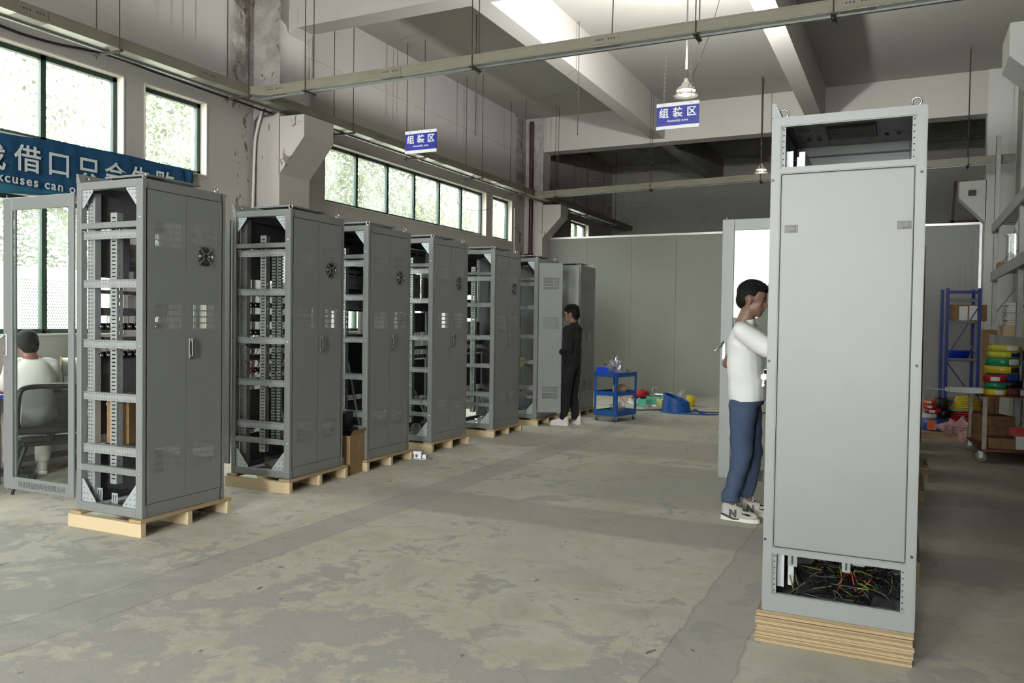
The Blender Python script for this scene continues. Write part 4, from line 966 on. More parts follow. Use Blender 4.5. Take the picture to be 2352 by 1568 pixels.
o = mk('conduit', MB().tube([(-7.27, 14.85, 3.75), (-7.27, 14.9, 0)], .014, 8), 'pvc'); tag(o, 'straight white conduit on the left wall beside the dark red pipe', 'conduit')
o = mk('power_cable', MB().tube(catmull([(-7.26, 3.9, 4.02), (-7.27, 4.438, 3.978), (-7.27, 4.674, 3.97), (-7.27, 4.967, 3.985), (-7.25, 5.282, 4.02), (-7.15, 5.55, 4.0), (-6.97, 6.0, 3.92), (-6.96, 7.5, 3.90)], 6), .013, 8), 'black'); tag(o, 'black cable sagging below the wall tray above the near window', 'cable')
o = mk('loose_wire', MB().tube(catmull([(-6.70, 12.2, 4.05), (-6.75, 12.15, 3.9), (-7.2, 12.4, 3.6), (-7.2, 12.7, 3.45), (-7.0, 13.2, 3.5), (-6.75, 13.5, 3.8)], 6), .004, 5), 'black'); tag(o, 'thin black wire looping under the wall tray over the long window row', 'wire')
o = mk('socket_box', MB().cbox(.88, .99, 15.37, 15.40, 3.62, 3.71, .004).box(.9, .93, 15.366, 15.371, 3.67, 3.70).box(.945, .975, 15.366, 15.371, 3.67, 3.70), 'black'); tag(o, 'black socket box on the face of the far right column', 'socket box')
lb = root('ladder', (.62, 16.9, 0), 0, 'red brown steel ladder end showing above the panel wall on the right', 'ladder')
mk('rail', MB().box(-.10, -.05, 0, .06, 0, 4.12, M.Rotation(R(3), 4, 'Y')), 'redpipe', lb); mk('rail', MB().box(.33, .40, 0, .06, 0, 3.64, M.Rotation(R(3), 4, 'Y')), 'redpipe', lb)
mk('rung', MB().box(.05, .55, 0, .05, 3.36, 3.40), 'redpipe', lb)
# ------------------------------------------------------------------ people
def caps(mb, p0, p1, r0, r1, n=14, fl=None):
    p0, p1 = V(p0), V(p1); d = p1-p0; L = max(d.length, 1e-4); prof = []
    for i in range(5): a = PI/2*(1-i/4); prof.append((max(1e-4, r0*math.cos(a)), -r0*math.sin(a)))
    for i in range(1, 6): prof.append((r0+(r1-r0)*i/6, L*i/6))
    for i in range(5): a = PI/2*i/4; prof.append((max(1e-4, r1*math.cos(a)), L+r1*math.sin(a)))
    return mb.lathe(prof, p0, d, n)
def ell(mb, c, r, rot=None, n=16):
    b = MB(); prof = [(max(1e-4, math.sin(PI*i/12)), -math.cos(PI*i/12)) for i in range(13)]
    b.lathe(prof, (0, 0, 0), (0, 0, 1), n); m = M.Translation(V(c)) @ (rot.to_4x4() if rot else M.Identity(4)) @ M.Diagonal((*r, 1))
    return mb.add([m @ V(v) for v in b.v], b.f, True)
def blob(name, prims, mat, parent, voxel=.010, it=4, disp=None, cut=None):
    mb = MB()
    for p in prims:
        if p[0] == 'c': caps(mb, *p[1:])
        elif p[0] == 'e': ell(mb, *p[1:])
        elif p[0] == 'b': mb.cbox(*p[1:])
    me = mb.mesh(name, mat); to = bpy.data.objects.new(name, me); COL.objects.link(to)
    rm = to.modifiers.new('r', 'REMESH'); rm.mode = 'VOXEL'; rm.voxel_size = voxel
    dg = bpy.context.evaluated_depsgraph_get(); dg.update(); m2 = bpy.data.meshes.new_from_object(to.evaluated_get(dg)); bpy.data.objects.remove(to); bpy.data.meshes.remove(me)
    bm = bmesh.new(); bm.from_mesh(m2)
    for _ in range(it): bmesh.ops.smooth_vert(bm, verts=bm.verts, factor=.5, use_axis_x=True, use_axis_y=True, use_axis_z=True)
    if disp:
        bm.normal_update()
        for v in bm.verts: v.co += v.normal*disp(v.co)
    if cut:
        for co, no in cut:
            g = bmesh.ops.bisect_plane(bm, geom=bm.verts[:]+bm.edges[:]+bm.faces[:], plane_co=co, plane_no=no, clear_outer=True)
            es = [e for e in g['geom_cut'] if isinstance(e, bmesh.types.BMEdge)]
            if es: bmesh.ops.holes_fill(bm, edges=es)
    bm.to_mesh(m2); bm.free(); m2.materials.clear(); m2.materials.append(MAT[mat]); m2.polygons.foreach_set('use_smooth', [True]*len(m2.polygons)); m2.update()
    m2.name = name; return ob(name, m2, parent)
RY_ = lambda a: M.Rotation(R(a), 3, 'Y')
RX_ = lambda a: M.Rotation(R(a), 3, 'X')
# fold pattern for cloth
def folds(amp, f1=38, f2=17, ph=0):
    return lambda c: amp*(math.sin(f1*(c.z+.5*c.x)+ph)*.6+math.sin(f2*(c.x*1.3-c.z*.8)+2*c.y*9)*.7)
def hand(root_, d, up, scale=1.0, curl=.5, side=1):
    # palm and five bent fingers as capsule chains; d points along the fingers, up is the back of the hand
    d, up = V(d).normalized(), V(up).normalized(); s_ = d.cross(up)*side; o = V(root_); pr = []
    k = scale
    pr.append(('c', o, o+d*.045*k, .024*k, .026*k)); 
    for j in (-1, 0, 1): pr.append(('c', o+s_*.016*j*k, o+d*.082*k+s_*.021*j*k, .015*k, .012*k))
    for j, L in zip((-1.5, -.5, .5, 1.5), (.062, .074, .078, .068)):
        p = o+d*.085*k+s_*.0165*j*k; q = p; a = 0
        for m_ in range(3):
            a += curl*(.55+.25*m_); dr = d*math.cos(a)-up*math.sin(a); q2 = q+dr*L*k*(.46, .31, .23)[m_]; pr.append(('c', q, q2, (.0092, .0085, .0078)[m_]*k, (.0085, .0078, .0068)[m_]*k)); q = q2
    p = o+d*.025*k+s_*.024*k; q = p+(d*.6+s_*.75-up*.25).normalized()*.042*k; pr.append(('c', p, q, .012*k, .0105*k)); pr.append(('c', q, q+(d*.9+s_*.25-up*.35).normalized()*.032*k, .010*k, .0085*k))
    return pr
# ---- man in white shirt, facing +x, built at Y = 0 then moved to (0, 6.05)
def head(c, s_=1.0, yaw=0, pitch=0, jaw=1.0):
    # profile towards +x in local space; returns primitives in world space
    rot = M.Rotation(yaw, 3, 'Z') @ M.Rotation(pitch, 3, 'Y'); c = V(c)
    P = lambda x, y, z: c+rot @ V((x*s_, y*s_, z*s_))
    E = lambda p, r, a=0: ('e', P(*p), tuple(q*s_ for q in r), rot @ RY_(a))
    pr = [E((-.015, 0, .035), (.098, .076, .088)), E((.015, 0, .03), (.078, .070, .080)), E((.035, 0, -.045), (.052, .056, .062)), E((.058, 0, -.088), (.026, .030, .022)),
          E((.010, 0, -.055), (.060, .060, .050)), E((.070, 0, .030), (.020, .050, .016)), E((.086, 0, -.004), (.012, .011, .030), -18), E((.097, 0, -.024), (.014, .015, .011)), E((.088, .012, -.026), (.010, .009, .008)), E((.088, -.012, -.026), (.010, .009, .008)),
          E((.083, 0, -.050), (.011, .020, .007)), E((.080, 0, -.062), (.012, .019, .008)), E((.052, .036, -.018), (.026, .018, .022)), E((.052, -.036, -.018), (.026, .018, .022)),
          E((.076, .030, .010), (.008, .013, .008)), E((.076, -.030, .010), (.008, .013, .008))]
    for sy in (1, -1):
        pr += [E((-.006, sy*.074, -.006), (.018, .009, .032), 12), E((-.010, sy*.080, .008), (.016, .008, .018)), E((.0, sy*.076, -.028), (.010, .008, .012))]
    return pr, P, rot
def hair_prims(P, rot, s_, top=.0, back=-.03, side=.0):
    E = lambda p, r, a=0: ('e', P(*p), tuple(q*s_ for q in r), rot @ RY_(a))
    return [E((-.022, 0, .052), (.100, .082, .084)), E((.030, 0, .088), (.070, .066, .040), 8), E((-.060, 0, .000), (.055, .074, .075)), E((.062, 0, .085), (.034, .052, .026), 10), E((-.015, .05, .045), (.06, .030, .055)), E((-.015, -.05, .045), (.06, .030, .055))]
def tufts(c, rot, s_, n, seed, zlo=.02):
    rr = random.Random(seed); mb = MB()
    for i in range(n):
        while True:
            d = V((rr.gauss(0, 1), rr.gauss(0, 1), rr.gauss(.7, .7))).normalized()
            if d.z > zlo and not (d.x > .5 and d.z < .45): break
        p = V((-.018+d.x*.100, d.y*.080, .050+d.z*.084)); q = p+V((d.x*.010+.010, d.y*.010, d.z*.010))+V((rr.uniform(-.006, .012), rr.uniform(-.008, .008), rr.uniform(-.004, .008)))
        mb.tube([c+rot @ (p*s_*.97), c+rot @ ((p*.45+q*.55)*s_), c+rot @ (q*s_)], [.009*s_, .006*s_, .001], 5)
    return mb
def person(loc, label): 
    return root('person', loc, 0, label, 'person')
def eyes(P, rot, par, s_=1.0):
    b = MB()
    for sy in (1, -1): ell(b, P(.0785, sy*.030, .004), (.005*s_, .009*s_, .0042*s_), rot, 10)
    mk('eyes', b, 'eye', par); b = MB()
    for sy in (1, -1): ell(b, P(.083, sy*.032, .026), (.006*s_, .017*s_, .0040*s_), rot, 10)
    mk('eyebrows', b, 'hair', par)

p1 = person((0, 6.05, 0), 'person in white t-shirt and blue jeans standing behind the large right cabinet')
hd, P, rot = head((-1.013, .0, 1.603), 1.06, 0, R(10))
neck = [('c', (-1.075, 0, 1.42), (-1.025, 0, 1.56), .060, .056)]
SHr, SHl = V((-1.045, -.185, 1.372)), V((-1.045, .185, 1.372))
ELr, WRr = V((-.815, -.23, 1.225)), V((-.60, -.10, 1.27)); ELl, WRl = V((-1.245, .31, 1.12)), V((-1.02, .36, 1.06))
body = hd+neck+[('e', (-1.05, 0, 1.24), (.100, .155, .17)), ('e', (-1.035, 0, 1.0), (.095, .135, .20)), ('c', SHr, ELr, .052, .042), ('c', ELr, WRr, .041, .029), ('c', SHl, ELl, .052, .042), ('c', ELl, WRl, .041, .029)]
body += hand(WRr, (1, .1, .1), (0, -.2, 1), 1.0, .45, 1)+hand(WRl, (.9, .1, -.3), (0, 1, .2), 1.0, .4, -1)
HPr, HPl = V((-1.045, -.088, .86)), V((-1.045, .088, .86)); KNr, KNl = V((-1.050, -.098, .475)), V((-1.005, .105, .475)); ANr, ANl = V((-1.118, -.10, .10)), V((-1.035, .115, .10))
body += [('c', HPr, KNr, .082, .055), ('c', KNr, ANr, .05, .034), ('c', HPl, KNl, .082, .055), ('c', KNl, ANl, .05, .034), ('c', ANr, ANr+V((.12, 0, -.055)), .036, .03), ('c', ANl, ANl+V((.12, 0, -.055)), .036, .03), ('e', (-1.04, 0, .90), (.11, .15, .10))]
blob('body', body, 'skin', p1, .0075, 3)
blob('hair', hair_prims(P, rot, 1.03), 'hair', p1, .008, 2, None)
mk('hair_tufts', tufts(P(0, 0, 0), rot, 1.02, 700, 4, .35), 'hair', p1); eyes(P, rot, p1, 1.06)
sh = [('e', (-1.062, 0, 1.285), (.122, .20, .155), RY_(-6)), ('e', (-1.050, 0, 1.13), (.130, .182, .24)), ('e', (-1.030, 0, .985), (.131, .178, .20)), ('e', (-1.085, 0, 1.31), (.088, .165, .12)), ('e', (-1.033, 0, .91), (.142, .182, .12)), ('c', (-1.06, .06, 1.25), (-1.036, .06, .90), .118, .122), ('c', (-1.06, -.06, 1.25), (-1.036, -.06, .90), .118, .122), ('c', (-1.075, -.08, 1.415), (-1.05, -.17, 1.39), .048, .058), ('c', (-1.075, .08, 1.415), (-1.05, .17, 1.39), .048, .058),
      ('c', SHr, SHr.lerp(ELr, .78), .072, .072), ('c', SHl, SHl.lerp(ELl, .66), .070, .066), ('c', (-1.068, 0, 1.40), (-1.060, 0, 1.445), .074, .070)]
blob('t_shirt', sh, 'cotton', p1, .009, 5, folds(.0040), [(V((-1.05, 0, .868)), V((.06, 0, -1))), (V((-1.06, 0, 1.448)), V((-.25, 0, 1)))])
je = [('e', (-1.036, 0, .865), (.124, .165, .075)), ('e', (-1.068, 0, .80), (.100, .155, .10)), ('c', HPr+V((-.005, 0, -.04)), KNr, .104, .074), ('c', KNr, V((-1.118, -.10, .17)), .071, .058), ('c', HPl+V((-.005, 0, -.04)), KNl, .104, .074), ('c', KNl, V((-1.042, .112, .17)), .071, .058), ('c', (-1.125, -.10, .165), (-1.122, -.10, .18), .064, .064)]
blob('jeans', je, 'denim', p1, .009, 4, folds(.0045, 46, 21, 1), [(V((0, 0, .135)), V((0, 0, -1)))])
mk('jeans_cuff', MB().lathe([(.060, .128), (.066, .130), (.067, .172), (.061, .174)], (-1.121, -.10, 0), (0, 0, 1), 24), 'denim', p1)
def shoe(par, ax, y, name='shoe', yaw=0, mat='suede', L=.285, z0=0, toe=1):
    # ax: heel x; points towards +x * toe
    T = M.Translation((ax, y, z0)) @ M.Rotation(yaw, 4, 'Z') @ M.Diagonal((toe, 1, 1, 1)); k = L/.285
    pr = []; E = lambda c, r, a=0: pr.append(('e', T @ V(c), r, (T.to_3x3().normalized() if toe > 0 else T.to_3x3()) @ RY_(a)))
    C = lambda a, b, r0, r1: pr.append(('c', T @ V(a), T @ V(b), r0, r1))
    C((.045*k, 0, .055), (.05*k, 0, .095), .042, .043); C((.05*k, 0, .05), (.17*k, 0, .05), .040, .040); C((.08*k, 0, .085), (.17*k, 0, .062), .036, .030); C((.17*k, -.006, .045), (.24*k, 0, .038), .042, .034); C((.05*k, 0, .03), (.235*k, 0, .03), .036, .036)
    o = blob(name, pr, mat, par, .008, 3, None, [(V((0, 0, z0+.012)), V((0, 0, -1)))])
    pts = [(0, .0), (.01, .030), (.05, .040), (.12, .038), (.19, .048), (.245, .040), (.278, .018), (.285, 0), (.278, -.018), (.245, -.040), (.19, -.047), (.12, -.038), (.05, -.040), (.01, -.030)]
    b = MB(); n = len(pts); V0 = [T @ V((x*k, yy_, .002)) for x, yy_ in pts]; V1 = [T @ V((x*k, yy_*1.03, .026+.008*(1 if x < .1 else 0)+(.004 if x > .24 else 0))) for x, yy_ in pts]
    b.add(V0+V1, [tuple(range(n-1, -1, -1)), tuple(range(n, 2*n))]+[(i, (i+1) % n, n+(i+1) % n, n+i) for i in range(n)])
    mk('shoe_sole', b, 'sole' if mat != 'black' else 'black', o)
    lc = MB()
    for i in range(4): x = (.10+.024*i)*k; lc.tube([T @ V((x, -.034, .075-.010*i)), T @ V((x+.008, 0, .108-.013*i)), T @ V((x, .034, .075-.010*i))], .0035, 5)
    if mat != 'canvas': lc.torus(T @ V((.10*k, -.02, .125)), T.to_3x3() @ V((.3, 1, 0)), .018, .0028, 14, 5)
    mk('laces', lc, 'sole', o)
    return o, T
for ax, y, yw_ in ((-1.190, -.10, R(-6)), (-1.105, .118, R(-4))):
    o, T = shoe(p1, ax, y, 'sneaker', yw_)
    mk('toe_patch', MB().add([T @ V(v) for v in ((.165, -.046, .060), (.215, -.046, .050), (.235, -.030, .055), (.20, -.012, .082), (.165, -.016, .092))], [(0, 1, 2, 3, 4)]), 'black', o)
    text_mesh('emblem', 'N', .070, 'black', o, T @ M.Translation((.100, -.0455, .056)) @ M.Rotation(R(90), 4, 'X') @ M.Rotation(R(-8), 4, 'X'), .003, .004)
    b = MB().prism([(.012, .040), (.10, .012), (.15, .016), (.15, .024), (.105, .024), (.02, .052)], lambda u, v, q: T @ V((u, -.0425+q, v)), -.002, .002); mk('side_stripe', b, 'black', o)

# ---- man in black, facing -x
p2 = person((-.085, 10.32, 0), 'person dressed in black with white sneakers standing at the sixth left cabinet')
hd, P, rot = head((-4.062, 0, 1.525), 1.02, PI, R(12))
body = hd+[('c', (-4.02, 0, 1.34), (-4.05, 0, 1.47), .058, .054)]
S1, S2 = V((-4.045, .185, 1.315)), V((-4.045, -.185, 1.315)); E1, W1 = V((-4.10, .26, 1.08)), V((-4.30, .30, 1.13)); E2, W2 = V((-4.02, -.205, 1.06)), V((-4.20, -.10, 1.0))
body += [('e', (-4.05, 0, 1.17), (.09, .14, .16)), ('e', (-4.05, 0, .95), (.085, .125, .18)), ('c', S1, E1, .05, .04), ('c', E1, W1, .04, .028), ('c', S2, E2, .05, .04), ('c', E2, W2, .04, .028)]
body += hand(W1, (-1, -.1, .1), (0, .2, 1), .98, .4, 1)+hand(W2, (-1, .5, .1), (0, -.2, 1), .98, .4, -1)
H1, H2, K1, K2, A1, A2 = V((-4.05, .085, .82)), V((-4.05, -.085, .82)), V((-4.06, .09, .45)), V((-4.09, -.095, .45)), V((-4.03, .10, .09)), V((-4.12, -.10, .09))
body += [('c', H1, K1, .08, .054), ('c', K1, A1, .048, .034), ('c', H2, K2, .08, .054), ('c', K2, A2, .048, .034), ('c', A1, A1+V((-.11, 0, -.05)), .034, .028), ('c', A2, A2+V((-.11, 0, -.05)), .034, .028), ('e', (-4.05, 0, .86), (.105, .145, .10))]
blob('body', body, 'skin', p2, .0085, 3); blob('hair', hair_prims(P, rot, 1.04), 'hair', p2, .010, 2); mk('hair_tufts', tufts(P(0, 0, 0), rot, 1.03, 500, 9, .1), 'hair', p2); eyes(P, rot, p2, 1.02)
blob('sweater', [('e', (-4.045, 0, 1.20), (.118, .195, .175)), ('e', (-4.05, 0, 1.02), (.120, .170, .22)), ('c', (-4.05, .05, 1.22), (-4.05, .05, .88), .110, .112), ('c', (-4.05, -.05, 1.22), (-4.05, -.05, .88), .110, .112), ('e', (-4.05, 0, .90), (.122, .168, .09)), ('c', (-4.02, .08, 1.35), (-4.04, .17, 1.325), .048, .056), ('c', (-4.02, -.08, 1.35), (-4.04, -.17, 1.325), .048, .056), ('c', S1, E1, .070, .058), ('c', E1, E1.lerp(W1, .85), .056, .044), ('c', S2, E2, .070, .058), ('c', E2, E2.lerp(W2, .85), .056, .044), ('c', (-4.02, 0, 1.33), (-4.03, 0, 1.39), .072, .066)], 'blackcloth', p2, .011, 5, folds(.003))
blob('trousers', [('e', (-4.05, 0, .83), (.115, .158, .09)), ('c', H1, K1, .098, .075), ('c', K1, A1+V((0, 0, .03)), .073, .056), ('c', H2, K2, .098, .075), ('c', K2, A2+V((0, 0, .03)), .073, .056)], 'blackcloth', p2, .011, 4, folds(.005, 44, 20), [(V((0, 0, .075)), V((0, 0, -1)))])
shoe(p2, -4.040, -.10, 'sneaker', R(8), 'canvas', .275, 0, -1); shoe(p2, -3.945, .10, 'sneaker', R(-30), 'canvas', .275, 0, -1)

# ---- seated man, seen from behind through the glass door, facing away and to the left (-x)
p3 = person((0, 0, 0), 'person in a cream t-shirt seated on the black office chair behind the glass door')
yw3 = R(152); U = V((math.cos(yw3), math.sin(yw3), 0)); W_ = V((-math.sin(yw3), math.cos(yw3), 0)); O3 = V((-6.70, 4.36, 0)); OC = V((-6.42, 4.30, 0))
Q = lambda f, s_, z: O3+U*f+W_*s_+V((0, 0, z))
r3_ = M.Rotation(yw3, 3, 'Z')
hd, P, rot = head(Q(.16, .03, 1.155), 1.04, yw3+R(12), R(28))
S1, S2 = Q(.06, .148, .972), Q(.06, -.148, .972); E1, W1 = Q(.24, .20, .76), Q(.42, .14, .78); E2, W2 = Q(.24, -.20, .76), Q(.42, -.12, .78)
body = hd+[('c', Q(.06, 0, 1.00), Q(.13, .02, 1.10), .062, .058), ('e', Q(.02, 0, .84), (.11, .16, .18), r3_), ('e', Q(.0, 0, .60), (.11, .15, .14), r3_), ('c', S1, E1, .054, .044), ('c', E1, W1, .042, .03), ('c', S2, E2, .054, .044), ('c', E2, W2, .042, .03)]
body += hand(W1, U, (0, 0, 1), 1.0, .4, 1)+hand(W2, U, (0, 0, 1), 1.0, .4, -1)
H1, H2, K1, K2, A1, A2 = Q(.02, .09, .52), Q(.02, -.09, .52), Q(.42, .13, .50), Q(.42, -.13, .50), Q(.36, .14, .09), Q(.30, -.10, .09)
body += [('c', H1, K1, .085, .058), ('c', K1, A1, .052, .036), ('c', H2, K2, .085, .058), ('c', K2, A2, .052, .036), ('c', A1, A1+U*.11+V((0, 0, -.05)), .036, .03), ('c', A2, A2+U*.11+V((0, 0, -.05)), .036, .03)]
blob('body', body, 'skin', p3, .009, 3); 
ee = lambda p, r, a=0: ('e', P(*p), tuple(q*1.05 for q in r), rot @ RY_(a))
blob('hair', [ee((-.022, 0, .045), (.100, .083, .085)), ee((-.050, 0, .0), (.068, .078, .085)), ee((-.052, 0, -.04), (.055, .068, .06)), ee((.03, 0, .085), (.06, .062, .036)), ee((-.02, .045, .02), (.055, .04, .06)), ee((-.02, -.045, .02), (.055, .04, .06))], 'hair', p3, .009, 2); eyes(P, rot, p3, 1.04)
blob('t_shirt', [('e', Q(.02, 0, .86), (.140, .178, .19), r3_), ('e', Q(-.02, 0, .68), (.140, .168, .20), r3_), ('e', Q(-.03, 0, .57), (.152, .185, .10), r3_), ('c', Q(.07, .09, 1.01), S1, .055, .068), ('c', Q(.07, -.09, 1.01), S2, .055, .068), ('c', S1, S1.lerp(E1, .75), .070, .066), ('c', S2, S2.lerp(E2, .75), .070, .066), ('c', Q(.06, 0, .99), Q(.08, 0, 1.045), .085, .078)], 'cream_cotton', p3, .011, 5, folds(.004), [(Q(.08, 0, 1.052), V((-.2*U.x, -.2*U.y, 1)))])
blob('trousers', [('e', Q(.02, 0, .53), (.155, .205, .085), r3_), ('c', H1, K1, .100, .082), ('c', K1, A1+V((0, 0, .05)), .080, .062), ('c', H2, K2, .100, .082), ('c', K2, A2+V((0, 0, .05)), .080, .062)], 'khaki', p3, .011, 4, folds(.004), [(V((0, 0, .115)), V((0, 0, -1)))])
for a in (A1, A2):
    h0 = a-U*.05; shoe(p3, h0.x, h0.y, 'shoe', yw3, 'suede', .27)
mk('neck_cord', MB().torus(Q(.085, 0, 1.050), (.3*U.x, .3*U.y, 1), .072, .004, 24, 6), 'red', p3)
# ---- office chair
ch = root('office_chair', OC, yw3, 'black office chair with mesh back carrying the seated man', 'office chair')
blob('seat', [('b', -.24, .24, -.24, .24, .39, .455, .02)], 'black', ch, .012, 3)
bk = lambda y, z: V((-.255-.10*(z-.5)+.04*(1-(y/.24)**2)-.02, y, z))
fr = MB().tube(catmull([bk(-.225, .52), bk(-.235, .66), bk(-.222, .80), bk(-.17, .845), bk(0, .852), bk(.17, .845), bk(.222, .80), bk(.235, .66), bk(.225, .52), bk(.12, .485), bk(0, .478), bk(-.12, .485), bk(-.225, .52)], 5)[:-1], .022, 8, True)
mk('back_frame', fr, 'black', ch)
g = MB(); nn = 10; vs_ = [bk(-.21+.42*i/nn, .50+.33*j/nn) for i in range(nn+1) for j in range(nn+1)]; g.add(vs_, [(i*(nn+1)+j, i*(nn+1)+j+1, (i+1)*(nn+1)+j+1, (i+1)*(nn+1)+j) for i in range(nn) for j in range(nn)], True)
mk('back_mesh', g, 'mesh', ch)
mk('back_support', MB().tube([(-.27, 0, .50), (-.25, 0, .42), (-.15, 0, .40)], .03, 8).cbox(-.30, -.24, -.26, .26, .47, .53, .012), 'black', ch)
mk('seat_plate', MB().cbox(-.2, .2, -.2, .2, .36, .40, .01), 'black', ch)
for sx, sy in ((-1, -1), (-1, 1), (1, -1), (1, 1)):
    mk('leg', MB().tube([(.15*sx, .16*sy, .385), (.20*sx, .22*sy, .22), (.27*sx, .27*sy, .0)], [.022, .018, .011], 8), 'black', ch)
for sy in (-1, 1): mk('armrest', MB().tube(catmull([(-.2, .26*sy, .41), (-.16, .29*sy, .52), (-.05, .29*sy, .60), (.15, .28*sy, .60)], 5), .016, 8), 'black', ch)
# ------------------------------------------------------------------ work table and reel stand by the window
wt = root('work_table', (-7.0, 4.95, 0), 0, 'dark work table under the window behind the seated man', 'table')
mk('table_top', MB().cbox(-.27, .27, -.75, .75, .70, .735, .004), 'steelblue', wt)
for y in (-.62, .42):
    mk('leg', MB().cbox(-.02, .06, y, y+.07, .05, .70, .004), 'dark', wt); mk('foot', MB().cbox(-.26, .27, y-.01, y+.08, 0, .05, .006), 'dark', wt)
mk('stretcher', MB().box(.0, .04, -.6, .45, .12, .17), 'dark', wt)
w2 = root('work_table', (-7.0, 3.55, 0), 0, 'blue edged work table left of the seated man, cut by the picture edge', 'table')
mk('table_top', MB().cbox(-.27, .22, -.60, .62, .72, .75, .004), 'white', w2); mk('edge_band', MB().box(.205, .224, -.60, .62, .722, .748), 'bluep', w2)
for x in (-.24, .17):
    for y in (-.55, .55): mk('leg', MB().cbox(x, x+.04, y, y+.04, 0, .72, .004), 'dark', w2)
rs = root('wire_reel_stand', (-6.88, 4.80, .735), R(-30), 'grey green metal reel stand with a cream drum on the work table', 'reel stand')
mk('side_plate', MB().holed(-.10, .11, 0, .24, [(0, .06, .05, .12)], lambda u, v, w_: V((u, -.06+w_, v)), .003).box(-.10, -.097, -.06, -.02, 0, .24), 'steelblue', rs)
mk('side_plate', MB().box(-.10, .11, .10, .103, 0, .24), 'steelblue', rs); mk('base', MB().box(-.12, .13, -.07, .12, 0, .012), 'steelblue', rs)
mk('drum', MB().cyl((0, -.05, .215), (0, .095, .215), .085, n=28), 'cream', rs); mk('drum_rim', MB().cyl((0, -.056, .215), (0, -.05, .215), .10, n=28).cyl((0, .095, .215), (0, .10, .215), .10, n=28), 'cardboard', rs)

# ------------------------------------------------------------------ cartons and parts on the floor by the left row
cb = root('carton', (-4.66, 6.035, 0), R(8), 'brown cardboard carton with two white labels on the floor by the third cabinet', 'carton')
mk('box', MB().holed(-.155, .125, -.165, .165, [(-.148, .118, -.158, .158)], lambda u, v, w_: V((u, v, w_*1)), .36).box(-.154, .124, -.164, .164, .001, .006), 'cardboard', cb)
mk('flap', MB().add([(.125, -.165, .36), (.125, .165, .36), (.150, .16, .41), (.150, -.16, .41)], [(0, 1, 2, 3)]).box(-.155, .12, .160, .168, .36, .39), 'cardboard', cb)
mk('label', MB().box(-.115, -.055, -.1665, -.165, .21, .335), 'paper', cb); mk('label', MB().box(.0, .065, -.1665, -.165, .035, .16), 'paper', cb)
ln = MB()
for i in range(7): ln.box(-.110, -.065-.01*(i % 3), -.1672, -.1665, .225+i*.014, .230+i*.014)
for i in range(6): ln.box(.006, .05-.008*(i % 2), -.1672, -.1665, .075+i*.012, .080+i*.012)
for i in range(14): ln.box(.006+i*.0038, .008+i*.0038, -.1672, -.1665, .042, .066)
mk('print', ln, 'dark', cb)
# black device resting in the carton mouth
dv = root('power_unit', (-4.70, 6.05, .355), R(8), 'black power unit standing in the mouth of the brown carton', 'power unit')
mk('housing', MB().cbox(-.10, .05, -.07, .07, 0, .20, .006), 'black', dv); mk('terminal_base', MB().cbox(-.11, .10, -.08, .08, -.012, .05, .004), 'black', dv); mk('terminal_screws', MB().cyl((.0, -.0705, .075), (.0, -.074, .075), .006, n=8).cyl((.03, -.0705, .075), (.03, -.074, .075), .006, n=8), 'chrome', dv)
br = root('metal_bracket', (-4.46, 6.98, 0), R(20), 'small galvanised metal bracket lying on the floor past the third pallet', 'bracket')
mk('base_plate', MB().cbox(-.13, .12, -.09, .09, 0, .006, .002), 'steelblue', br); mk('upright_box', MB().cbox(-.09, .03, -.05, .05, .006, .085, .004).cbox(.03, .075, -.04, .04, .006, .05, .004), 'mirror_sheet', br)
mk('slots', MB().box(-.07, -.05, -.0505, -.05, .02, .05).box(-.035, -.015, -.0505, -.05, .02, .05), 'black', br)
bx = mk('carton', MB().cbox(-.11, .10, -.10, .12, 0, .33, .006).box(-.112, .102, -.1015, .122, .255, .275), 'cardboard_dark')
bx.rotation_euler.z = R(8)
bx.location = (-4.815, 3.805, .549); bx.scale = (.9, .9, 1.02); tag(bx, 'worn brown carton inside the nearest left cabinet', 'carton')
ped = None
def leaner(p, q, w_, lab, mat='mirror_sheet'):
    p, q = V(p), V(q); o = mk('loose_rail', MB().tube([p, q], w_, 4), mat); tag(o, lab, 'rail', 'loose steel rails left leaning inside cabinets'); return o
leaner((-4.72, 5.32, .165), (-5.02, 5.40, 1.02), .012, 'long steel rail leaning diagonally inside the second left cabinet'); leaner((-4.66, 5.30, .165), (-4.93, 5.36, .92), .010, 'shorter yellow ended rail leaning inside the second left cabinet')
leaner((-4.74, 6.40, .16), (-5.02, 6.5, 1.0), .012, 'steel rail leaning inside the third left cabinet'); leaner((-4.70, 7.62, .16), (-5.0, 7.7, .62), .012, 'dark rail leaning inside the fourth left cabinet'); leaner((-4.62, 8.95, .15), (-5.0, 9.02, .68), .011, 'rail leaning inside the fifth left cabinet')
def bag(loc, r, lab, seed=1, mat='film', name='plastic_bag', group=None):
    rr = random.Random(seed); b = MB(); b.lathe([(max(1e-4, math.sin(PI*i/9)), -math.cos(PI*i/9)) for i in range(10)], n=16)
    vs_ = []
    for v in b.v:
        v = V(v); k = 1+.35*math.sin(v.x*5+seed)*math.cos(v.y*6-seed)+.22*math.sin(v.z*11+v.x*9+seed*2)
        vs_.append((v.x*r[0]*k, v.y*r[1]*k, max(0, (v.z+.75)*r[2]*k)))
    o = mk(name, MB().add(vs_, b.f, False), mat); o.location = loc; tag(o, lab, 'plastic bag', group); return o
BG = 'crumpled plastic bags'
bag((-4.78, 5.30, .145), (.17, .14, .05), 'crumpled clear plastic bag on the floor of the second left cabinet', 2, group=BG); bag((-4.83, 7.62, .145), (.18, .15, .07), 'shiny clear plastic bag on the floor of the fourth left cabinet', 3, group=BG); bag((-4.74, 8.98, .133), (.14, .12, .04), 'small clear plastic bag on the floor of the fifth left cabinet', 4, group=BG)
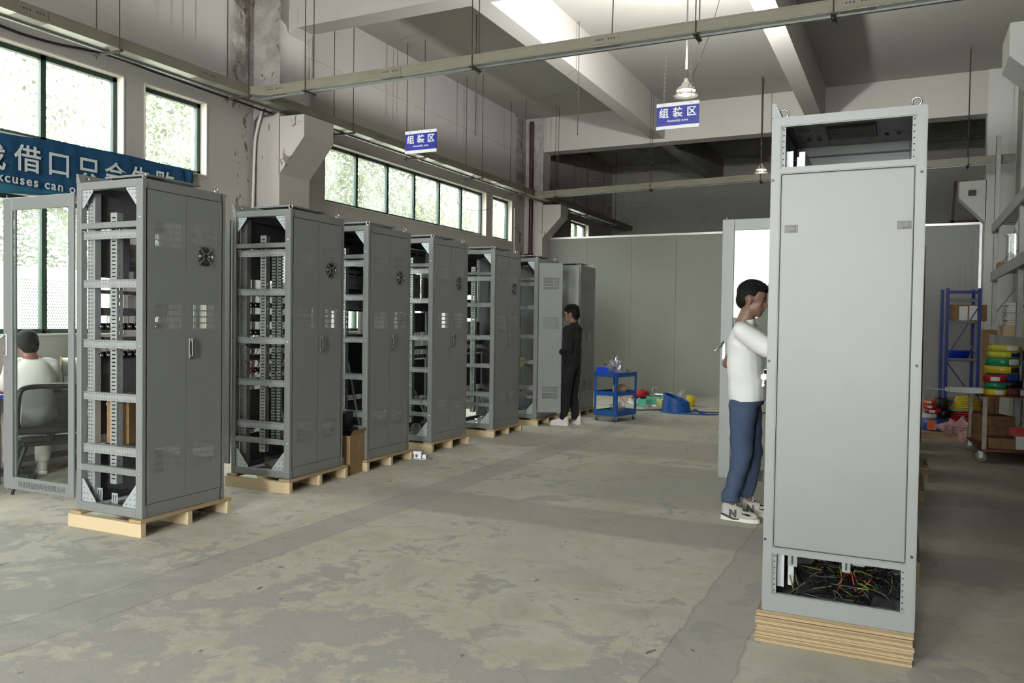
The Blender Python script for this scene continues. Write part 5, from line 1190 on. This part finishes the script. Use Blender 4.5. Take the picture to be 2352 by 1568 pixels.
bag((-4.76, 6.42, .14), (.13, .13, .06), 'clear plastic bag on the floor of the third left cabinet', 6, group=BG)

# ------------------------------------------------------------------ blue tool cart
tc = root('tool_cart', (-3.80, 11.22, 0), R(-14), 'blue three tier steel tool cart on black casters', 'tool cart')
CX, CY = .19, .27
for z, h_ in ((.085, .075), (.375, .06), (.645, .06)):
    b = MB().box(-CX, CX, -CY, CY, z+.004, z+.008); b.box(-CX, CX, -CY, -CY+.003, z, z+h_).box(-CX, CX, CY-.003, CY, z, z+h_).box(-CX, -CX+.003, -CY, CY, z, z+h_).box(CX-.003, CX, -CY, CY, z, z+h_); mk('shelf_tray', b, 'bluesteel', tc)
for sx in (-1, 1):
    for sy in (-1, 1):
        x, y = sx*CX, sy*CY; p = MB().box(min(x, x-sx*.036)-.002, max(x, x-sx*.036)+.002, y-(.002 if sy < 0 else -.0005), y+(.002 if sy > 0 else -.0005), .08, .71).box(x-(.002 if sx < 0 else -.0005), x+(.002 if sx > 0 else -.0005), min(y, y-sy*.036), max(y, y-sy*.036), .08, .71)
        d = MB()
        for z in (.10, .14, .39, .42, .66, .69):
            d.lathe([(1e-4, .001), (.006, .001), (.006, 0)], (x-sx*.018, y+sy*.002, z), (0, sy, 0), 8, False).lathe([(1e-4, .001), (.006, .001), (.006, 0)], (x+sx*.002, y-sy*.018, z), (sx, 0, 0), 8, False)
        ob('post', mm('post', [(p, 'bluesteel'), (d, 'chrome')]), tc)
        ca = mk('caster', MB().cyl((x-sx*.03-.010, y-sy*.03, .028), (x-sx*.03+.010, y-sy*.03, .028), .028, n=16), 'rubber', tc)
        mk('fork', MB().box(x-sx*.03-.014, x-sx*.03-.011, y-sy*.03-.016, y-sy*.03+.016, .02, .082).box(x-sx*.03+.011, x-sx*.03+.014, y-sy*.03-.016, y-sy*.03+.016, .02, .082).box(x-sx*.03-.02, x-sx*.03+.02, y-sy*.03-.02, y-sy*.03+.02, .078, .086), 'zinc', ca)
TM = M.Translation((-3.80, 11.22, 0)) @ M.Rotation(R(-14), 4, 'Z')
T_ = lambda x, y, z: tuple(TM @ V((x, y, z)))
bn = mk('parts_bin', MB().prism([(-.10, 0), (.10, 0), (.115, .055), (.08, .125), (-.105, .125)], lambda u, v, w_: V((u, w_, v)), -.11, -.106).prism([(-.10, 0), (.10, 0), (.115, .055), (.08, .125), (-.105, .125)], lambda u, v, w_: V((u, w_, v)), .106, .11).box(-.10, .10, -.11, .11, 0, .004).box(-.108, -.10, -.11, .11, 0, .125).box(.10, .115, -.11, .11, 0, .05), 'bluep'); bn.location = T_(-.07, -.14, .654); bn.rotation_euler.z = R(-14); tag(bn, 'blue plastic parts bin on the top tray of the tool cart', 'parts bin')
gb = mk('parts_bin', MB().box(-.09, .09, -.06, .06, 0, .004).box(-.09, -.086, -.06, .06, 0, .07).box(.086, .09, -.06, .06, 0, .05).box(-.09, .09, -.06, -.056, 0, .06).box(-.09, .09, .056, .06, 0, .06), 'green'); gb.location = T_(-.07, -.15, .094); gb.rotation_euler.z = R(-14); tag(gb, 'green plastic parts bin on the bottom tray of the tool cart', 'parts bin')
bag(T_(.06, .02, .654), (.11, .14, .075), 'large clear plastic bag heaped on the top tray of the tool cart', 5, group=BG); bag(T_(-.06, -.13, .70), (.08, .08, .06), 'clear plastic bag lying in the blue parts bin of the tool cart', 8, group=BG); bag(T_(.06, -.02, .094), (.10, .11, .075), 'clear plastic bag on the bottom tray of the tool cart', 11, group=BG); bag(T_(.10, .17, .654), (.06, .07, .05), 'small clear plastic bag at the far end of the top cart tray', 14, group=BG)
ob_ = bag(T_(-.02, .02, .70), (.08, .06, .10), 'grey foil bag with red print on the top cart tray', 17, 'mirror_sheet', group=BG)
fb = mk('bubble_wrap_roll', MB().lathe([(1e-4, 0), (.06, .003), (.072, .02), (.075, .09), (.070, .17), (.06, .20), (1e-4, .205)], (0, -.1, .07), (.15, 1, 0), 20), 'cardboard'); fb.location = T_(.03, .05, .384); fb.rotation_euler.z = R(-60); tag(fb, 'brown wrapped roll on the middle tray of the tool cart', 'roll')
rr = random.Random(2); sc = MB()
for i in range(9): a, c = rr.uniform(-.16, .02), rr.uniform(-.22, .0); sc.cbox(a, a+rr.uniform(.03, .08), c, c+rr.uniform(.01, .03), .385, .385+rr.uniform(.01, .03), .002)
o = mk('small_tools', sc, 'dark'); o.matrix_world = TM; tag(o, 'scattered dark small tools on the middle cart tray', 'tools', kind='stuff')
o = mk('screwdriver', MB().tube([(0, 0, 0), (.10, .02, -.05)], .004, 6).tube([(-.06, -.012, .03), (0, 0, 0)], .009, 8), 'black'); o.location = T_(-.06, -.14, .80); tag(o, 'black screwdriver sticking out of the blue bin on the cart', 'screwdriver')
# ------------------------------------------------------------------ things on the floor by the panel wall
def coil(c, R_, turns, r, mat, lab, tilt=0, h=.0, taper=0, name='cable_coil', tail=None, seed=1, group='coiled cables'):
    rr = random.Random(seed); pts = []; n = turns*20
    for i in range(n+1):
        a = 2*PI*i/20; k = i/n; Rk = R_*(1-taper*k)+rr.uniform(-.006, .006); z = r+h*k+rr.uniform(-.002, .002)
        pts.append(V((Rk*math.cos(a), Rk*math.sin(a), z+tilt*math.cos(a)*k*R_)))
    if tail: pts = [V(p)-V(c) for p in tail]+pts
    o = mk(name, MB().tube(pts, r, 7), mat); o.location = c; tag(o, lab, 'cable coil', group); return o
coil((-3.30, 12.78, 0), .225, 15, .0125, 'bluecable', 'big coil of blue cable on the floor by the panel wall', -.32, .22, .14, tail=[(-2.75, 12.62, .012), (-2.92, 12.80, .014), (-3.02, 12.92, .05)], seed=3)
o = mk('cable_loop', MB().tube(catmull([(-3.52, 12.80, .012), (-3.50, 12.62, .012), (-3.25, 12.50, .012), (-3.0, 12.52, .012), (-2.75, 12.60, .012), (-2.62, 12.70, .012)], 8), .012, 8), 'bluecable'); tag(o, 'loose blue cable end lying on the floor before the blue coil', 'cable')
rcx = mk('cable_coil', MB().torus((0, 0, .075), (0, .25, 1), .115, .062, 28, 12), 'redwire'); rcx.location = (-4.32, 14.15, .07); rcx.rotation_euler = (R(8), 0, 0); tag(rcx, 'thick red wrapped cable coil on the floor by the panel wall', 'cable coil', 'coiled cables')
dk = bag((-4.30, 14.2, 0), (.18, .15, .085), 'dark bag under the red cable coil', 21, 'dark', group=BG)
def crate(loc, sx, sy, sz, mat, lab, rz=0):
    b = MB(); b.holed(-sx, sx, -sy, sy, [(-sx+.008, sx-.008, -sy+.008, sy-.008)], lambda u, v, w_: V((u, v, w_)), sz).box(-sx, sx, -sy, sy, 0, .006).box(-sx-.008, sx+.008, -sy-.008, -sy, sz-.02, sz).box(-sx-.008, sx+.008, sy, sy+.008, sz-.02, sz)
    o = mk('plastic_crate', b, mat); o.location = loc; o.rotation_euler.z = rz; tag(o, lab, 'crate', 'green plastic crates on the floor'); return o
crate((-3.95, 13.95, 0), .15, .12, .13, 'teal', 'larger green plastic crate with a cable on it by the panel wall', R(-10)); crate((-3.98, 13.30, 0), .085, .08, .13, 'teal', 'small green plastic crate on the floor beside the white bag', R(-20))
o = mk('power_tool', MB().cyl((-.06, 0, .035), (.08, .02, .035), .035, .028, 16).tube(catmull([(-.06, 0, .04), (-.12, .02, .08), (-.10, .05, .15), (-.02, .06, .12)], 6), .005, 6), 'mirror_sheet'); o.location = (-3.93, 13.95, .13); tag(o, 'grey power tool with a looped cord on the larger green crate', 'power tool')
o = mk('tape_strip', MB().box(-.07, .08, -.1295, -.1285, .075, .10), 'orange'); o.location = (-3.93, 13.95, 0); o.rotation_euler.z = R(-10); tag(o, 'orange strip along the front of the larger green crate', 'strip')
bag((-4.20, 13.50, 0), (.12, .09, .06), 'white plastic bag on the floor next to the small green crate', 31, 'paper', group=BG); bag((-3.64, 13.25, 0), (.10, .09, .085), 'yellow plastic bag on the floor left of the blue coil', 33, 'paleyellow', group=BG); bag((-3.78, 13.05, 0), (.16, .08, .035), 'flat clear plastic bag on the floor before the yellow bag', 35, group=BG); bag((-3.62, 14.0, 0), (.28, .2, .115), 'big clear plastic bag behind the blue cable coil', 38, group=BG)
ys = mk('wire_spool', MB().lathe([(1e-4, 0), (.075, 0), (.08, .01), (.075, .02), (.07, .17), (.078, .18), (.078, .19), (1e-4, .19)], n=24), 'yellow'); ys.location = (-3.30, 13.75, 0); tag(ys, 'yellow wire spool on the floor behind the blue coil', 'wire spool')
o = mk('floor_cable', MB().tube(catmull([(-4.45, 12.35, .012), (-4.3, 12.55, .012), (-3.9, 12.62, .011), (-3.5, 12.95, .011), (-3.3, 13.1, .011), (-2.8, 12.95, .011), (-2.2, 13.3, .011), (-1.0, 13.5, .011)], 8), .009, 6), 'black'); tag(o, 'thin black cable lying across the floor behind the tool cart', 'cable')
o = mk('loose_wire', MB().tube(catmull([(-4.25, 14.0, .10), (-4.52, 13.9, .28), (-4.62, 13.85, .12), (-4.42, 13.6, .02), (-4.55, 13.7, .16), (-4.40, 13.9, .2)], 8), .004, 6), 'redwire'); tag(o, 'thin red wire curling up beside the red cable coil', 'wire')

# ------------------------------------------------------------------ right side: blue rack with its load
bk_ = root('blue_rack', (.66, 12.55, 0), R(6), 'narrow blue steel rack with shiny crossbars by the grey panel wall', 'rack')
for x in (-.19, .19):
    for y in (-.22, .22): mk('post', MB().box(x-.02, x+.02, y-.02, y+.02, 0, 1.95), 'rackblue', bk_)
for z in (1.90, 1.79, 1.50, .99): mk('crossbar', MB().cbox(-.19, .19, -.235, -.205, z-.02, z+.02, .006), 'chrome' if z < 1.85 else 'rackblue', bk_)
for z in (1.50, .99, .40): mk('shelf', MB().box(-.18, .18, -.2, .22, z+.0, z+.012), 'rackblue', bk_)
for a, c in (((-.19, 1.02), (.19, 1.72)), ((.19, 1.02), (-.05, 1.45)), ((-.19, .97), (.10, .55))): mk('brace', MB().tube([(a[0], -.225, a[1]), (c[0], -.225, c[1])], .007, 6), 'chrome' if a[0] > 0 else 'rackblue', bk_)
o = root('carton', (.68, 12.52, 1.513), R(6), 'brown carton with two white sheets on the blue rack', 'carton'); mk('box', MB().cbox(-.17, .27, -.16, .18, 0, .22, .004), 'cardboard_dark', o); mk('label', MB().box(-.06, .04, -.162, -.1605, .01, .20), 'paper', o); mk('label', MB().box(.06, .16, -.162, -.1605, .015, .205), 'paper', o)
o = mk('basin', MB().lathe([(1e-4, 0), (.11, 0), (.13, .01), (.155, .10), (.165, .11), (.15, .105), (.12, .012), (1e-4, .01)], n=32), 'bluep'); o.location = (.64, 12.53, 1.003); tag(o, 'blue plastic basin on the middle shelf of the blue rack', 'basin')
o = mk('carton', MB().cbox(-.32, .32, -.15, .15, 0, .42, .005), 'cardboard_dark'); o.location = (.72, 13.05, 0); tag(o, 'long dark brown carton low behind the blue rack', 'carton')
o = mk('carton', MB().cbox(-.14, .10, -.15, .15, 0, 1.40, .005), 'cardboard_dark'); o.location = (1.16, 13.9, 0); tag(o, 'tall brown carton standing beside the far right column', 'carton')
lp = root('low_platform', (.50, 11.75, 0), R(-8), 'low wooden platform carrying the wire coils behind the trolley', 'pallet')
mk('deck', MB().cbox(-.38, .62, -.32, .45, .075, .10, .003), 'pallet_top', lp); mk('bearer', MB().box(-.38, .62, -.32, -.28, 0, .075), 'pallet_top', lp); mk('bearer', MB().box(-.38, .62, .40, .44, 0, .075), 'pallet_top', lp)
def roll(c, R_, h_, mat, lab, lbl=None, ang=-1.9, ri=.05, group='shrink wrapped wire rolls'):
    t = root('wire_roll', c, 0, lab, 'wire roll', group)
    mk('wound_wire', MB().lathe([(ri, .002), (R_-.012, 0), (R_, .010), (R_, h_-.010), (R_-.012, h_), (ri, h_-.002), (ri, .002)], n=32), mat, t)
    if lbl:
        a0, a1 = ang, ang+.75; b = MB(); n = 8
        vs_ = [V(((R_+.0015)*math.cos(a0+(a1-a0)*i/n), (R_+.0015)*math.sin(a0+(a1-a0)*i/n), z)) for i in range(n+1) for z in (.012, h_-.012)]
        b.add(vs_, [(2*i, 2*i+2, 2*i+3, 2*i+1) for i in range(n)]); mk('label', b, lbl, t)
    return t
roll((.36, 11.68, .10), .15, .15, 'bluew', 'blue wire roll with an orange label at the bottom of the left pile', 'orange', -2.2)
roll((.30, 11.66, .2505), .085, .065, 'white', 'pale wire roll resting on the blue roll', 'paper', -2.2); roll((.34, 11.70, .316), .09, .06, 'red', 'red wire roll second from the top of the left pile', 'paper', -2.1); roll((.30, 11.66, .3765), .075, .055, 'redwire', 'red and white wire roll above the pale rolls', 'paper', -2.0); roll((.29, 11.66, .432), .07, .06, 'orange', 'orange and white wire roll on top of the left pile', 'paper', -2.0)
roll((.46, 11.86, .2505), .09, .10, 'black', 'black wire roll behind the pale one', None); roll((.44, 11.84, .351), .08, .15, 'black', 'tall black wire roll at the top right of the left pile', None)
coil((.74, 11.85, .10), .20, 9, .011, 'redwire', 'wide coil of red wire on the low platform', 0, .26, .05, seed=5); coil((.72, 11.85, .36), .17, 8, .010, 'yellow', 'loose coil of yellow wire on top of the red coil', 0, .17, .35, seed=6); coil((.72, 11.85, .345), .19, 2, .008, 'teal', 'green wire loops between the red and yellow coils', 0, .02, 0, seed=8)
bag((.58, 11.42, .10), (.16, .10, .09), 'pink woven bag crumpled over the edge of the low platform', 41, 'pinkbag', group=BG); o = mk('woven_sack', MB().cbox(-.055, .055, -.02, .02, 0, .22, .01), 'pinkbag'); o.location = (.665, 11.36, 0); tag(o, 'pink and white striped sack hanging down from the low platform', 'sack')
# trolley
MAT['trolleypost'] = simple('worn_beige_steel', (.34, .29, .24), .6, .1, .3, 12); MAT['yellow_rubber'] = simple('worn_yellow_rubber', (.22, .20, .13), .6); MAT['wrapfilm'] = simple('grey_stretch_film', (.34, .35, .36), .25, 0, .2, 10); MAT['rust'] = simple('rusty_red_steel', (.20, .06, .045), .7, .1, .4, 10)
tr_ = root('trolley', (0, 0, 0), 0, 'rusty flat trolley on wheels in front of the coils, cut by the right edge', 'trolley')
for x, y in ((.765, 9.77), (.70, 10.75), (1.35, 9.9), (1.30, 10.85)): mk('post', MB().cbox(x-.022, x+.022, y-.022, y+.022, .12, .70, .003), 'trolleypost', tr_)

mk('top_deck', MB().add([(.74, 9.74, .70), (1.40, 9.86, .70), (1.34, 10.90, .70), (.67, 10.78, .70), (.74, 9.74, .712), (1.40, 9.86, .712), (1.34, 10.90, .712), (.67, 10.78, .712)], [(3, 2, 1, 0), (4, 5, 6, 7), (0, 1, 5, 4), (1, 2, 6, 5), (2, 3, 7, 6), (3, 0, 4, 7)]), 'rust', tr_)
mk('bottom_deck', MB().add([(.74, 9.74, .125), (1.40, 9.86, .125), (1.34, 10.90, .125), (.67, 10.78, .125), (.74, 9.74, .15), (1.40, 9.86, .15), (1.34, 10.90, .15), (.67, 10.78, .15)], [(3, 2, 1, 0), (4, 5, 6, 7), (0, 1, 5, 4), (1, 2, 6, 5), (2, 3, 7, 6), (3, 0, 4, 7)]), 'rust', tr_)
for x, y, r_ in ((.74, 9.80, .06), (.70, 10.76, .06), (1.35, 9.92, .06), (1.30, 10.84, .06)):
    w_ = mk('wheel', MB().lathe([(1e-4, -.016), (.03, -.016), (.045, -.018), (r_, -.012), (r_, .012), (.045, .018), (.03, .016), (1e-4, .016)], (x, y, r_), (.25, 1, 0), 24), 'yellow_rubber', tr_)
    mk('fork', MB().box(x-.02, x+.02, y-.028, y-.022, .05, .126).box(x-.02, x+.02, y+.022, y+.028, .05, .126).box(x-.03, x+.03, y-.03, y+.03, .118, .126), 'zinc', w_)
RG = 'shrink wrapped wire rolls'
roll((.865, 9.93, .7125), .108, .068, 'yellow', 'yellow wire roll at the bottom front of the trolley stack', 'paper', -1.6); roll((.865, 9.93, .781), .108, .072, 'greenw', 'green wire roll between yellow and red at the front of the trolley', None); roll((.862, 9.93, .8535), .112, .066, 'red', 'red wire roll with a large white label on the trolley', 'paper', -2.0)
roll((1.0, 10.12, .7125), .13, .075, 'rust', 'dark red wire roll at the bottom back of the trolley stack', None); roll((1.0, 10.12, .788), .13, .075, 'black', 'black wire roll under the blue one on the trolley', None)
roll((.955, 10.12, .8635), .155, .073, 'bluew', 'blue wire roll in the middle of the tall trolley stack', None); roll((.935, 10.12, .937), .165, .083, 'yellow', 'golden yellow wire roll above the blue roll on the trolley', 'dark', -1.1); roll((.945, 10.12, 1.0205), .165, .085, 'greenw', 'green wire roll with a white label in the tall trolley stack', 'paper', -1.3)
roll((.95, 10.12, 1.106), .158, .066, 'lime', 'yellow green wire roll second from the top of the trolley stack', 'signblue', -1.2); roll((.955, 10.12, 1.1725), .155, .068, 'lime', 'topmost yellow green wire roll of the trolley stack with a grey label', 'paper', -1.5)
o = mk('tray_section', MB().cbox(-.16, .20, -.03, .03, 0, .065, .004).box(-.20, -.16, -.03, .03, .01, .055), 'rackgrey'); o.location = (.60, 9.98, .716); o.rotation_euler.z = R(-4); tag(o, 'grey perforated cable tray section jutting left from the trolley top', 'cable tray section')
o = mk('white_rod', MB().cyl((.20, 10.0, .752), (.50, 9.99, .735), .006, n=8), 'white'); tag(o, 'thin white rod pointing left from the grey tray section on the trolley', 'rod')
o = mk('tray_section', MB().cbox(-.2, .2, -.03, .03, 0, .06, .004), 'rackgrey'); o.location = (1.30, 10.0, .7125); tag(o, 'grey tray section on the trolley at the right edge of the picture', 'cable tray section')
o = mk('carton', MB().cbox(-.13, .12, -.10, .10, 0, .11, .005), 'cardboard_dark'); o.location = (.94, 9.95, .15); tag(o, 'flattened brown carton on the lower deck of the trolley', 'carton')
o = mk('carton', MB().cbox(-.14, .17, -.10, .10, 0, .14, .005), 'white'); o.location = (1.20, 9.98, .15); tag(o, 'white carton on the lower deck of the trolley', 'carton')
o = mk('carton', MB().cbox(-.16, .16, -.16, .16, 0, .30, .005), 'cardboard_dark'); o.location = (.90, 10.45, .15); o.rotation_euler.z = R(20); tag(o, 'big dark brown carton deep on the lower trolley deck', 'carton')
o = mk('metal_angle', MB().box(-.11, .11, -.004, 0, 0, .09).box(-.11, .11, 0, .06, 0, .004), 'red'); o.location = (1.10, 10.3, .42); tag(o, 'red lettered strip of sheet hanging on the trolley', 'strip')
o.location = (1.12, 9.93, .29)
coil((1.14, 10.5, .15), .10, 4, .008, 'yellow', 'yellow wire coil on the lower trolley deck', 0, .05, .2, seed=12)
# ------------------------------------------------------------------ grey warehouse rack along the right wall
rk = root('pallet_rack', (0, 0, 0), 0, 'tall grey steel warehouse rack along the right wall', 'rack')
def upright(x, y, z1):
    rc = rowholes(.1, z1, .075, .013, y-.009, y+.009, False)
    mk('upright', MB().holed(y-.04, y+.04, 0, z1, [(a, b, c, d) for a, b, c, d in rc], lambda u, v, w_: V((x+w_, u, v)), .003).box(x, x+.06, y-.04, y-.037, 0, z1).box(x, x+.06, y+.037, y+.04, 0, z1), 'rackgrey', rk)
for y, z1 in ((10.83, 4.3), (13.8, 4.25)):
    upright(1.13, y, z1); upright(1.47, y, z1)
    for k in range(5): mk('brace', MB().tube([(1.15, y, .3+k*.65), (1.49, y, .8+k*.65)], .011, 6), 'rackgrey', rk)
ZS = (1.26, 2.18, 2.89)
for z in ZS:
    mk('beam', MB().cbox(1.105, 1.138, 9.3, 13.84, z-.07, z+.07, .004), 'rackgrey', rk); mk('beam', MB().cbox(1.50, 1.53, 9.3, 13.84, z-.07, z+.07, .004), 'rackgrey', rk)
    b = MB()
    for i in range(22): y = 9.5+i*.195; b.box(1.138, 1.50, y, y+.09, z+.04, z+.055)
    mk('shelf_deck', b, 'rackgrey', rk)
o = root('reel', (1.33, 13.0, ZS[1]+.056), 0, 'shiny metal reel standing on the second rack shelf', 'reel'); mk('flange', MB().cyl((0, 0, 0), (0, 0, .02), .17, n=28), 'chrome', o); mk('core', MB().cyl((0, 0, .02), (0, 0, .46), .115, n=28), 'mirror_sheet', o); mk('flange', MB().cyl((0, 0, .46), (0, 0, .48), .14, n=28), 'mirror_sheet', o)
bag((1.34, 11.35, ZS[1]+.056), (.13, .30, .46), 'tall grey plastic wrapped pack on the second rack shelf at the right edge', 44, 'wrapfilm', group=BG); bag((1.32, 12.45, ZS[1]+.056), (.13, .18, .09), 'flat plastic wrapped pack beside the metal reel on the rack', 46, 'film', group=BG)
o = mk('carton', MB().cbox(-.14, .14, -.16, .16, 0, .13, .004), 'cardboard_dark'); o.location = (1.30, 13.5, ZS[1]+.056); tag(o, 'dark carton at the far end of the second rack shelf', 'carton')
for i in range(9):
    o = mk('paper_bundle', MB().cbox(-.14, .14, -.27, .27, 0, .030, .004), 'paper'); o.location = (1.32+.008*math.sin(i*2.1), 12.55+.01*math.cos(i*1.7), ZS[0]+.206+i*.0325); o.rotation_euler = (0, 0, R(2*math.sin(i*3)))
    tag(o, ['lowest white paper bundle of the stack on the lower rack shelf', 'white paper bundle second from the bottom of the rack stack', 'white paper bundle third from the bottom of the rack stack', 'white paper bundle fourth from the bottom of the rack stack', 'middle white paper bundle of the rack stack', 'white paper bundle fourth from the top of the rack stack', 'white paper bundle third from the top of the rack stack', 'white paper bundle second from the top of the rack stack', 'topmost white paper bundle of the rack stack'][i], 'paper bundle', 'white paper bundles on the rack')
wp = root('pallet', (1.32, 12.55, ZS[0]+.056), 0, 'small wooden pallet under the white paper bundles on the rack', 'pallet'); mk('deck', MB().box(-.17, .17, -.36, .50, .118, .148), 'pine', wp); mk('bearer', MB().box(-.17, .17, -.36, -.10, 0, .118), 'pine', wp); mk('bearer', MB().box(-.17, .17, .3, .5, 0, .118), 'pine', wp)
